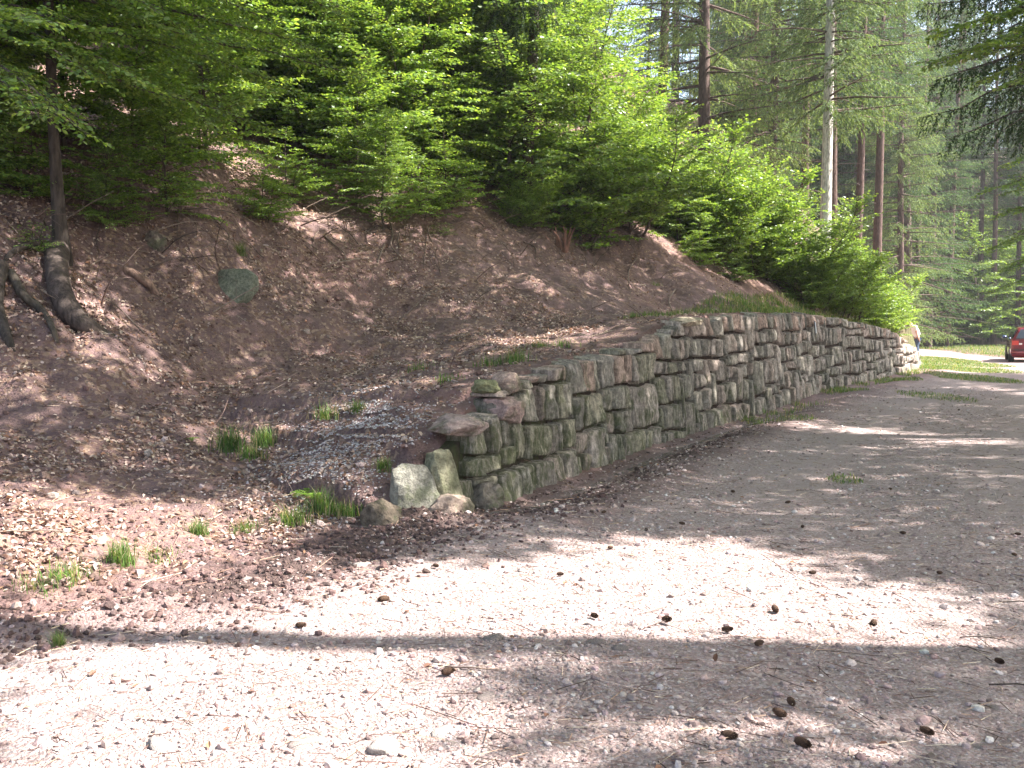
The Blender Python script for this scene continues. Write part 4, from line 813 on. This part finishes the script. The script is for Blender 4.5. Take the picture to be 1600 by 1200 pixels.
for px, py, k, sc, lab in [(360, 705, 0, 1.15, 'tall grass clump on the terrace left of the pale chippings'), (410, 695, 0, .9, 'grass clump beside the pale chippings'), (395, 712, 1, 1.2, 'low grass in front of the tall clump on the terrace'), (375, 398, 2, .95, 'dark sedge tuft growing on the bank above the rock'), (520, 650, 1, 1.2, 'sparse grass clump behind the pale chippings'), (560, 645, 0, .6, 'small grass clump right behind the pale chippings'), (500, 800, 0, .9, 'grass tuft left of the near end of the wall'),
                           (450, 815, 1, 1.2, 'thin grass on the edge of the bank by the wall end'), (540, 800, 1, 1.0, 'grass tuft against the mossy boulder at the wall end'), (310, 838, 0, .6, 'small sunlit grass tuft on the earthy bank'), (380, 832, 1, .9, 'pale sunlit grass between the tufts on the bank'), (185, 880, 0, .75, 'bright sunlit grass tuft at the lower left'), (110, 905, 1, 1.1, 'sunlit weeds near the lower left edge'), (60, 925, 1, .9, 'short sunlit weeds above the dark hollow'), (92, 1010, 2, .42, 'single grass tuft in the shade strip at the lower left'), (245, 870, 3, 1.2, 'tiny grass beside the bright tuft'),
                           (800, 565, 1, 1.4, 'grass patch on the terrace above the wall'), (840, 545, 1, 1.3, 'far grass patch on the terrace near the sunlit strip'), (770, 570, 3, 1.6, 'sparse weeds left of the terrace grass patch'), (880, 540, 3, 1.6, 'sparse weeds right of the terrace grass patch'), (660, 578, 3, 1.6, 'low weeds in the middle of the leafy terrace'), (700, 595, 3, 1.4, 'low weeds near the wall on the leafy terrace'), (1162, 655, 3, 1.3, 'small weeds by the wall foot under the pale stone'), (780, 770, 2, .35, 'grass sprig hanging at the wall foot'), (1300, 602, 0, .8, 'bright grass tuft at the foot of the far wall'), (850, 745, 3, .9, 'tiny weeds at the foot of the wall'), (600, 735, 0, .55, 'grass between chippings and slab'), (1020, 445, 3, 1.2, 'faint weeds on the right part of the bank')]:
    p = hit(px, py); put(tufts[k], tuple(p), rng.uniform(0, 6.28), sc, (0, 0), lab, 'grass tuft')
def fern(px, py, sc, label):
    mb = MB()
    for i in range(6):
        a = i * 1.05 + rng.normal(0, .2); Q = curve((0, 0, 0), (math.cos(a), math.sin(a), 1.2), .3, 10, .5, .02); tube(mb, Q, np.linspace(.003, .001, 10), 3, (.1, .16, .04))
        for j in range(26):
            f = .15 + .85 * j / 26; q, dr = lerp_path(Q, f); sd_ = np.cross(dr, [0, 0, 1.]); sd_ = norm(sd_) * (1 if j % 2 else -1); l = .075 * math.sin(math.pi * (1 - f) ** .7 * .9 + .1)
            aa, b, c = frames((sd_ + dr * .3)[None], np.array([[0, 0, 1.]])); inst(mb, LEAF, LEAFF, q[None], np.stack([aa, b * .5, c], 2) * max(l, .012), np.array([(.16, .28, .05)]))
    o = mb.build('fern', M_GRASS); p = hit(px, py); o.location = p; o.scale = (sc,) * 3; tag(o, label, 'fern')
fern(490, 785, .8, 'small bright fern beside the grass left of the wall end'); fern(300, 690, .3, 'tiny seedling plant on the leafy terrace')
mb = MB(); T, hh = [], []                                              # continuous grass on the wall top and verges
nn = 30000; ss = rng.uniform(s_of_px(1115), S1 + 3, nn); tt = rng.uniform(.35, 1.7, nn) ; x0, y0, nx, ny = toe_at(ss); x = x0 + nx * tt; y = y0 + ny * tt
k = (rng.random(nn) < .25 + sstep(-.3, .4, fbm(x, y, .9, 3, 90))) & (tt > .5 + .25 * np.clip(20 - y, 0, 4)); T.append(np.stack([x[k], y[k], terrain(x[k], y[k])], 1)); hh.append(rng.uniform(.05, .17, k.sum()))
for cx, cy, rx, ry, st in GRASS_SPOTS:
    m_ = int(min(6000, 1500 * rx * ry * st + 120)); a = rng.uniform(0, 6.28, m_); r = np.sqrt(rng.random(m_)) * 1.1; x = cx + rx * r * np.cos(a); y = cy + ry * r * np.sin(a); s, t = seg_st(x, y); k = t < -.05
    T.append(np.stack([x[k], y[k], terrain(x[k], y[k])], 1)); hh.append(rng.uniform(.02, .08, k.sum()))
x, y = rng.uniform(18, 40, 26000), rng.uniform(37, 66, 26000); rs = sdist(x, y, ROAD); s, t = seg_st(x, y); k = (rs < -.1) & (rs > -9) & (t < 0); T.append(np.stack([x[k], y[k], terrain(x[k], y[k])], 1)); hh.append(rng.uniform(.06, .22, k.sum()))
ss = rng.uniform(S0 + 10, S1 + 8, 5000); tt = rng.normal(-.2, .18, 5000); x0, y0, nx, ny = toe_at(ss); x = x0 + nx * tt; y = y0 + ny * tt; k = (tt < .02) & (fbm(x, y, 1.2, 3, 92) > .0 - .3 * (ss > S1 - 5)); T.append(np.stack([x[k], y[k], terrain(x[k], y[k])], 1)); hh.append(rng.uniform(.03, .14, k.sum()))
T = np.vstack(T); hh = np.concatenate(hh); blades(mb, T, hh, np.full(len(T), .0055) * (1 + T[:, 1] / 22), rng.uniform(.2, 1.1, len(T)), palette(len(T), GRC)); tag(mb.build('grass', M_GRASS), 'green grass along the top of the wall and on the road verges', 'grass', None, 'stuff')

# ------------------------------------------------------------------ mostly unseen trees added for shade, crowns shaped to leave the lit patches open
def to_G(P): return (P[:2] - SUN[:2] * (P[2] / SUN[2]))
def litpoly(L): return np.array([to_G(hit(*p)) for p in L])
LIT = [litpoly([(-60, 1030), (250, 1022), (640, 1018), (820, 1030), (760, 1060), (800, 1110), (700, 1150), (720, 1200), (640, 1260), (-100, 1300)]),
       litpoly([(60, 975), (420, 985), (900, 985), (1060, 985), (1180, 1005), (1380, 1030), (1430, 1005), (1640, 1045), (1640, 985), (1450, 935), (1330, 900), (1200, 868), (1080, 862), (930, 848), (760, 872), (600, 880), (520, 890), (480, 850), (400, 800), (200, 775), (0, 760), (-90, 760), (-90, 960)]),
       litpoly([(760, 522), (930, 515), (1000, 505), (1010, 512), (930, 530), (770, 533)]),
       litpoly([(440, 310), (560, 320), (610, 350), (540, 358), (450, 330)]), litpoly([(-30, 610), (30, 630), (35, 655), (-40, 650)]), litpoly([(110, 455), (160, 470), (230, 500), (180, 500), (110, 480)]),
       litpoly([(-60, 20), (60, 60), (210, 130), (180, 150), (60, 110), (-60, 90)]), litpoly([(160, 550), (240, 570), (250, 590), (170, 575)]),
       litpoly([(1240, 660), (1600, 690), (1600, 700), (1300, 678)]), litpoly([(1495, 598), (1600, 612), (1600, 618), (1510, 604)]), litpoly([(560, 640), (400, 672), (330, 668), (450, 655)]), litpoly([(660, 770), (700, 765), (700, 815), (660, 820)])]
toeX = lambda y: np.interp(y, TL[10:90, 1], TL[10:90, 0])
def shade_crowns():
    G = []; sp_ = .5
    for gx in np.arange(-11, 17, sp_):
        for gy in np.arange(-3, 33, sp_): G.append((gx + rng.uniform(-.2, .2), gy + rng.uniform(-.2, .2)))
    G = np.array(G); keep = np.ones(len(G), bool)
    for L in LIT: keep &= ~(sdist(G[:, 0], G[:, 1], L) > -.2)
    X = toeX(G[:, 1]); gap = np.interp(G[:, 1], [16, 18, 20, 22, 24, 26, 28, 40], [12, 10.5, 9, 7.5, 5.5, 4, 2.8, 2.2]); keep &= ~((G[:, 1] > 16) & (G[:, 0] < X - gap)); keep &= ~(G[:, 1] > 30.2 + rng.normal(0, .2, len(G)))
    keep &= G[:, 0] < np.maximum(X + 9, 8.5)
    keep &= rng.random(len(G)) > .03
    G = G[keep]; h = rng.uniform(8.2, 11.5, len(G)) + 1.5 * (G[:, 1] > 18); C = np.hstack([G, np.zeros((len(G), 1))]) + SUN * (h / SUN[2])[:, None]
    TR = [(8.9, 4.55), (12.5, 8.6), (10.5, -1.6), (14.5, 13.2), (11.6, 17.6), (17.5, 19.5), (18.6, 25.6), (23, 30.5), (15.8, 9.9), (5.2, -3.4)]
    TR += [(tp(60, 16.5), 16.5), (tp(697, 23), 23.0), (tp(330, 26), 26.0), (tp(612, 33), 33.)]
    Pg = np.array([(a, b) for a in np.arange(-22, 6, .55) for b in np.arange(8, 34, .55)]); Pg += rng.uniform(-.25, .25, Pg.shape); zP = gz(Pg[:, 0], Pg[:, 1])
    Gp = Pg - SUN[:2] * (zP / SUN[2])[:, None]; s, t = seg_st(Pg[:, 0], Pg[:, 1]); pxp = 800 + F * Pg[:, 0] / Pg[:, 1]
    kk = (Gp[:, 0] < -10.4) & (t > .5) & (pxp < 640 + rng.normal(0, 30, len(Pg))) & (fbm(Gp[:, 0], Gp[:, 1], 2.2, 3, 95) < -.3)
    for L in LIT: kk &= ~(sdist(Gp[:, 0], Gp[:, 1], L) > -.3)
    hP = rng.uniform(8, 11, kk.sum()); C = np.vstack([C, np.hstack([Pg[kk], zP[kk, None]]) + SUN * (hP / SUN[2])[:, None]])  # more leaf clumps added high above the slope to shade the hillside
    own = ((C[:, None, :2] - np.array(TR)[None]) ** 2).sum(2).argmin(1); D = np.array([(0, 0, 0), (.5, .36, .03), (1, 0, 0), (.5, -.36, .03)]); labs = ['straight roadside tree whose trunk throws the shadow bar over the foreground gravel']
    def limb_lit(tip, b):
        Q = np.array([to_G(np.array([b[0], b[1], tip[2] - 1.6]) * (1 - u) + tip * u) for u in (0, .25, .5, .75, 1)])
        return any((sdist(Q[:, 0], Q[:, 1], L) > -.05).any() for L in LIT[:2])
    for i, (tx, ty) in enumerate(TR):
        b = np.array([tx, ty, tz(tx, ty)]); e = empty('shade_tree', tuple(b)); tb = MB(); lb = MB(); P = curve((0, 0, -.3), (.09 if i == 11 else 0, 0, 1), 14.5, 10, 0, .0 if i == 0 else .02); tube(tb, P, np.linspace(.17, .07, 10) * (1.25 if i == 0 else .62 if i in (10, 12) else 1), 10, (.16, .12, .1) if i < 10 else (.05, .04, .032), .06)
        c = C[own == i] - b
        for q in range(len(c)):
            if q % 9 == 0 and not limb_lit(c[q] + b, b): st = np.array([0, 0, max(3, c[q, 2] - 1.6)]); u = np.linspace(0, 1, 6)[:, None]; tube(tb, st * (1 - u) + c[q] * u + np.array([0, 0, .3]) * np.sin(u * 3.14), np.linspace(.03, .008, 6), 4, (.14, .1, .09))
        m = 150; T = (c[:, None] + rng.normal(0, 1, (len(c), m, 3)) * np.array([.21, .21, .28])).reshape(-1, 3); a, nn_ = rand_dirs(np.tile([.5, 0, .75], (len(T), 1)), .45); a, b2, c2 = frames(a, nn_)
        inst(lb, D, np.array([(0, 1, 2, 3)]), T, np.stack([a, b2, c2], 2) * rng.uniform(.10, .15, len(T))[:, None, None], palette(len(T), BG))
        tb.build('trunk', M_BARK, e, True); lb.build('crown', M_LEAF, e)
        if i >= 10: tag(e, ['dark straight trunk on the sunlit slope at the upper left', 'slim dark trunk rising out of the thicket above the middle of the bank', 'tall tree added for its shade, trunk hidden in the left thicket', 'brownish trunk deep in the thicket left of the slim dark trunk'][i - 10], 'tree'); continue
        tag(e, labs[0] if i == 0 else 'unseen broadleaf tree added by the road, its crown shaped to cast shade', 'tree', None if i == 0 else 'unseen trees added beside the road for shade')
shade_crowns()

# ------------------------------------------------------------------ person
def skin(name, V, E, Rr, mat, parent, root=0, sub=2):
    me = bpy.data.meshes.new(name); me.from_pydata(V, E, []); o = bpy.data.objects.new(name, me); COL.objects.link(o); o.parent = parent
    o.modifiers.new('skin', 'SKIN'); ly = me.skin_vertices[0] if me.skin_vertices else None
    if ly is None: return o
    for i, r in enumerate(Rr): ly.data[i].radius = r if isinstance(r, tuple) else (r, r); ly.data[i].use_root = (i == root)
    s = o.modifiers.new('sub', 'SUBSURF'); s.levels = s.render_levels = sub; me.materials.append(mat)
    for p in me.polygons: p.use_smooth = True
    o.modifiers['skin'].use_smooth_shade = True
    return o
def person():
    # local: facing -X (towards the wall), bending forward; z up
    e = empty('person', (0, 0, 0)); M_SK = flat_mat('skin', (.55, .33, .24), .5); M_SH = flat_mat('shirt', (.82, .8, .76), .8); M_JE = flat_mat('jeans', (.06, .09, .15), .85, nz=.2); M_CAP = flat_mat('cap', (.03, .03, .035), .8); M_SHO = flat_mat('shoe', (.05, .04, .04), .6)
    pel = (0, 0, .92); ch = (-.20, 0, 1.30); nk = (-.30, 0, 1.46); hd = (-.40, 0, 1.53); hd2 = (-.43, 0, 1.64)
    V = [pel, (-.08, 0, 1.08), ch, nk, hd, hd2]; E = [(0, 1), (1, 2), (2, 3), (3, 4), (4, 5)]; Rr = [(.10, .08), (.09, .07), (.10, .08), .055, (.075, .085), (.075, .08)]
    for sgn in (-1, 1):
        b = len(V); fwd = sgn * .10
        V += [(0, .09 * sgn, .86), (-.02 + fwd, .1 * sgn, .48), (.04 + fwd, .1 * sgn, .09), (-.12 + fwd, .11 * sgn, .04)]; E += [(0, b), (b, b + 1), (b + 1, b + 2), (b + 2, b + 3)]; Rr += [.085, .058, .042, .035]
        b = len(V); el = (-.22, .22 * sgn, 1.12) if sgn < 0 else (-.36, .22, 1.14); wr = (-.10, .2 * sgn, .90) if sgn < 0 else (-.56, .16, 1.02)
        V += [(-.23, .19 * sgn, 1.38), el, wr]; E += [(2, b), (b, b + 1), (b + 1, b + 2)]; Rr += [.055, .042, .028]
        hv = np.array(wr); dr = norm(np.array(wr) - np.array(el)); V.append(tuple(hv + dr * .07)); E.append((b + 2, b + 3)); Rr.append((.035, .018))
        for k, l in enumerate((.07, .08, .075, .055)):
            off = np.array([0, (k - 1.5) * .018, 0]); n_ = len(V); V.append(tuple(hv + dr * .11 + off)); V.append(tuple(hv + dr * (.11 + l) + off + np.array([-.01, 0, -.012]))); E += [(b + 3, n_), (n_, n_ + 1)]; Rr += [.009, .007]
        n_ = len(V); V.append(tuple(hv + dr * .05 + np.array([-.045, 0, .0]))); V.append(tuple(hv + dr * .09 + np.array([-.06, 0, 0]))); E += [(b + 2, n_), (n_, n_ + 1)]; Rr += [.010, .008]
    b = len(V); V += [(-.50, 0, 1.575)]; E += [(4, b)]; Rr += [.022]
    skin('body', V, E, Rr, M_SK, e)
    V = [(0, 0, .96), (-.08, 0, 1.1), ch, (-.27, 0, 1.42)]; E = [(0, 1), (1, 2), (2, 3)]; Rr = [(.19, .155), (.18, .15), (.21, .16), .1]
    for sgn in (-1, 1): b = len(V); el = (-.225, .21 * sgn, 1.2) if sgn < 0 else (-.31, .215, 1.22); V += [(-.23, .19 * sgn, 1.38), el]; E += [(2, b), (b, b + 1)]; Rr += [.085, .072]
    skin('shirt', V, E, Rr, M_SH, e)
    V = [(0, 0, .96)]; E = []; Rr = [(.15, .125)]
    for sgn in (-1, 1): b = len(V); f = sgn * .1; V += [(0, .09 * sgn, .84), (-.02 + f, .1 * sgn, .48), (.04 + f, .1 * sgn, .1)]; E += [(0, b), (b, b + 1), (b + 1, b + 2)]; Rr += [.1, .075, .06]
    skin('trousers', V, E, Rr, M_JE, e)
    for sgn in (-1, 1): f = sgn * .1; skin('shoe', [(.06 + f, .1 * sgn, .05), (-.06 + f, .105 * sgn, .045), (-.16 + f, .11 * sgn, .035)], [(0, 1), (1, 2)], [.045, .048, .035], M_SHO, e)
    m = MB(); Vs, Fs = ico_sphere(2); k = Vs.copy(); k[:, 2] = np.maximum(k[:, 2], -.1); m.add(k * np.array([.105, .09, .10]) + np.array([-.425, 0, 1.645]), Fs); box(m, (-.53, 0, 1.645), (.05, .06, .006)); m.build('cap', M_CAP, e, True)
    for sgn in (-1, 1): m = MB(); m.add(Vs * np.array([.012, .008, .022]) + np.array([-.41, .084 * sgn, 1.585]), Fs); m.build('ear', M_SK, e, True); m = MB(); m.add(Vs * .010 + np.array([-.487, .03 * sgn, 1.605]), Fs); m.build('eye', M_CAP, e)
    x, y = tp(1433, 41.5), 41.5; e.location = (x, y, tz(x, y)); e.rotation_euler = (0, 0, .25); e.scale = (.95,) * 3; tag(e, 'person in white shirt, dark cap and jeans bending forward beyond the wall end', 'person')
person()

# ------------------------------------------------------------------ red estate car
def car():
    e = empty('parked_car', (0, 0, 0)); M_RED = flat_mat('car_paint', (.16, .005, .016), .25, .5, 0, .03, 1.0); M_GL = flat_mat('car_glass', (.03, .035, .035), .04, 1.0); M_BL = flat_mat('black_trim', (.02, .02, .02), .6); M_TY = flat_mat('tyre', (.025, .024, .023), .9); M_RIM = flat_mat('rim', (.5, .5, .5), .3, .5, 1.0)
    M_TL = flat_mat('lamp_lens', (.55, .03, .03), .1, .8, 0, 0, 1.0); M_WL = flat_mat('clear_lens', (.8, .75, .75), .1, .8); M_PL = flat_mat('plate', (.8, .8, .78), .4)
    # stations along y (front +y): y, z_bottom, z_belt, z_roof, half width belt, half width roof
    ST = [(-2.12, .42, .80, .82, .70, .60), (-2.08, .30, .92, .97, .80, .62), (-2.0, .24, .95, 1.18, .83, .60), (-1.86, .22, .95, 1.36, .845, .58), (-1.6, .20, .95, 1.44, .85, .585), (-.9, .2, .93, 1.47, .855, .60), (0, .2, .91, 1.46, .855, .60), (.5, .2, .90, 1.38, .85, .585), (.95, .2, .88, 1.08, .845, .62), (1.25, .2, .86, .90, .84, .68), (1.8, .22, .78, .80, .81, .66), (2.08, .28, .66, .68, .76, .58), (2.16, .38, .55, .57, .66, .5)]
    rows = []
    for y, zb, ze, zr, wb, wr in ST: rows.append([(0, y, zb), (wb * .9, y, zb), (wb, y, zb + .1), (wb + .01, y, (zb + ze) / 2), (wb - .01, y, ze), (wr + (wb - wr) * .12, y, ze + (zr - ze) * .82), (wr - .06, y, zr - .01), (0, y, zr + .02)])
    A_ = np.array(rows); nS, nP = A_.shape[:2]; m = MB()
    for sg in (1, -1):
        V = A_ * np.array([sg, 1, 1]); i = np.arange(nS - 1)[:, None] * nP; j = np.arange(nP - 1)[None]; Fq = np.stack([i + j, i + nP + j, i + nP + j + 1, i + j + 1], -1).reshape(-1, 4)
        m.add(V.reshape(-1, 3), Fq if sg > 0 else Fq[:, ::-1]); 
        for r in (0, nS - 1): m.add(np.vstack([V[r], [[0, V[r, 0, 1], V[r, :, 2].mean()]]]), [[a, a + 1, nP] for a in range(nP - 1)])
    m.build('body', M_RED, e, True)
    def quad(name, P, mat, off, par=e):
        P = np.array(P, float); nrm = norm(np.cross(P[1] - P[0], P[3] - P[0])); c = P.mean(0); 
        if (nrm * (c - np.array([0, 0, .8]))).sum() < 0: nrm = -nrm
        m = MB(); V = np.vstack([P + nrm * off, P - nrm * .02]); m.add(V, [[0, 1, 2, 3], [4, 7, 6, 5], [0, 4, 5, 1], [1, 5, 6, 2], [2, 6, 7, 3], [3, 7, 4, 0]]); return m.build(name, mat, par)
    quad('rear_window', [(-.66, -2.075, .97), (.66, -2.075, .97), (.50, -1.90, 1.33), (-.50, -1.90, 1.33)], M_GL, .075)
    quad('windscreen', [(-.68, .98, 1.05), (.68, .98, 1.05), (.52, .53, 1.36), (-.52, .53, 1.36)], M_GL, .035)
    for sg in (-1, 1):
        for y0, y1, ya, yb in ((-1.95, -1.15, -1.75, -1.12), (-1.05, -.2, -1.05, -.2), (-.12, .78, -.12, .42)): quad('side_window', [(sg * .835, y0, .97), (sg * .835, y1, .96), (sg * .635, yb, 1.37), (sg * .635, ya, 1.37)], M_GL, .015)
        for y in (-1.32, 1.32):
            w = MB(); th = np.linspace(0, 2 * math.pi, 25)[:-1]; prof = [(.19, .0), (.27, .0), (.31, .03), (.31, .17), (.27, .2), (.19, .2)]; V = np.array([[(.88 - t_) * 1, y + r_ * math.cos(a), .31 + r_ * math.sin(a)] for r_, t_ in prof for a in th]) * np.array([sg, 1, 1])
            n_ = 24; w.add(V, [[k * n_ + a, k * n_ + (a + 1) % n_, (k + 1) * n_ + (a + 1) % n_, (k + 1) * n_ + a] for k in range(5) for a in range(n_)])
            wo_ = w.build('wheel', M_TY, e, True); r = MB(); V = np.array([[.875, y, .31]] + [[.865 - .03 * (q % 2), y + .195 * math.cos(a), .31 + .195 * math.sin(a)] for q, a in enumerate(th)]) * np.array([sg, 1, 1]); r.add(V, [[0, q + 1, (q + 1) % 24 + 1] for q in range(24)]); r.build('rim', M_RIM, wo_)
            ar = MB(); a = np.linspace(-.1, math.pi + .1, 14); Vo = np.array([[.872, y + rr_ * math.cos(q), .31 + rr_ * math.sin(q)] for rr_ in (.31, .37) for q in a]) * np.array([sg, 1, 1]); ar.add(Vo, [[q, q + 1, q + 15, q + 14] for q in range(13)]); ar.build('wheel_arch', M_BL, e)
        quad('tail_light', [(sg * .80, -2.10, .72), (sg * .56, -2.125, .72), (sg * .56, -2.09, .90), (sg * .80, -2.07, .90)], M_TL, .03)
        quad('reversing_light', [(sg * .55, -2.125, .74), (sg * .44, -2.125, .74), (sg * .44, -2.11, .80), (sg * .55, -2.11, .80)], M_WL, .035)
        m = MB(); m.add(ico_sphere(2)[0] * np.array([.11, .06, .07]) + np.array([sg * .97, .62, 1.02]), ico_sphere(2)[1]); tube(m, np.array([(sg * .84, .62, .96), (sg * .93, .62, 1.0)]), .02, 6); m.build('wing_mirror', flat_mat('mirror_shell', (.06, .09, .2), .2, .6, 0, .02, 1.0), e, True)
        quad('headlight', [(sg * .70, 2.12, .56), (sg * .42, 2.15, .56), (sg * .42, 2.11, .66), (sg * .70, 2.08, .66)], M_WL, .03)
        for y in (-.75, .2): m = MB(); box(m, (sg * .868, y, .83), (.012, .08, .012)); m.build('door_handle', M_BL, e)
    quad('number_plate', [(-.26, -2.125, .60), (.26, -2.125, .60), (.26, -2.115, .70), (-.26, -2.115, .70)], M_PL, .03)
    quad('badge', [(-.12, -2.1, .86), (.12, -2.1, .86), (.12, -2.09, .89), (-.12, -2.09, .89)], M_PL, .02)
    m = MB(); pts_ = [(-.80, -2.06, .45), (-.6, -2.17, .45), (0, -2.2, .45), (.6, -2.17, .45), (.80, -2.06, .45)]; tube(m, catmull(pts_, 3), .085, 8, (1, 1, 1), 0, True); m.build('bumper', M_RED, e, True)
    m = MB(); pts_ = [(-.78, -2.1, .53), (-.6, -2.23, .53), (0, -2.27, .53), (.6, -2.23, .53), (.78, -2.1, .53)]; tube(m, catmull(pts_, 3), .018, 6, (1, 1, 1), 0, True); m.build('bumper_strip', M_BL, e, True)
    m = MB(); box(m, (0, 0, .3), (.72, 1.9, .08)); m.build('underbody', M_BL, e)
    for sg in (-1, 1): m = MB(); tube(m, np.array([(sg * .54, -1.7, 1.47), (sg * .55, -1.2, 1.52), (sg * .56, -.3, 1.52), (sg * .55, .2, 1.47)]), .014, 6); m.build('roof_rail', M_BL, e)
    e.scale = (.93,) * 3; rx, ry = tp(1616, 37.6), 37.6; hd_ = math.atan2(.40, .92); e.rotation_euler = (0, 0, -hd_); cx = rx + math.sin(hd_) * 2.1; cy = ry + math.cos(hd_) * 2.1; e.location = (cx, cy, tz(cx, cy) + .0); tag(e, 'red estate car parked on the road at the right edge, seen from behind', 'car')
car()

# ------------------------------------------------------------------ air between the far trees
hm = bpy.data.materials.new('haze'); hm.use_nodes = True; ht = hm.node_tree; ht.nodes.clear(); ho = ht.nodes.new('ShaderNodeOutputMaterial'); hv = ht.nodes.new('ShaderNodeVolumePrincipled')
hv.inputs['Color'].default_value = (.85, .9, .92, 1); hv.inputs['Density'].default_value = .0008; hv.inputs['Anisotropy'].default_value = .3; ht.links.new(hv.outputs[0], ho.inputs['Volume'])
mb = MB(); box(mb, (0, 0, 48), (270, 270, 51)); o = mb.build('haze', hm); tag(o, 'thin bright air between the far trees', 'haze', None, 'stuff')
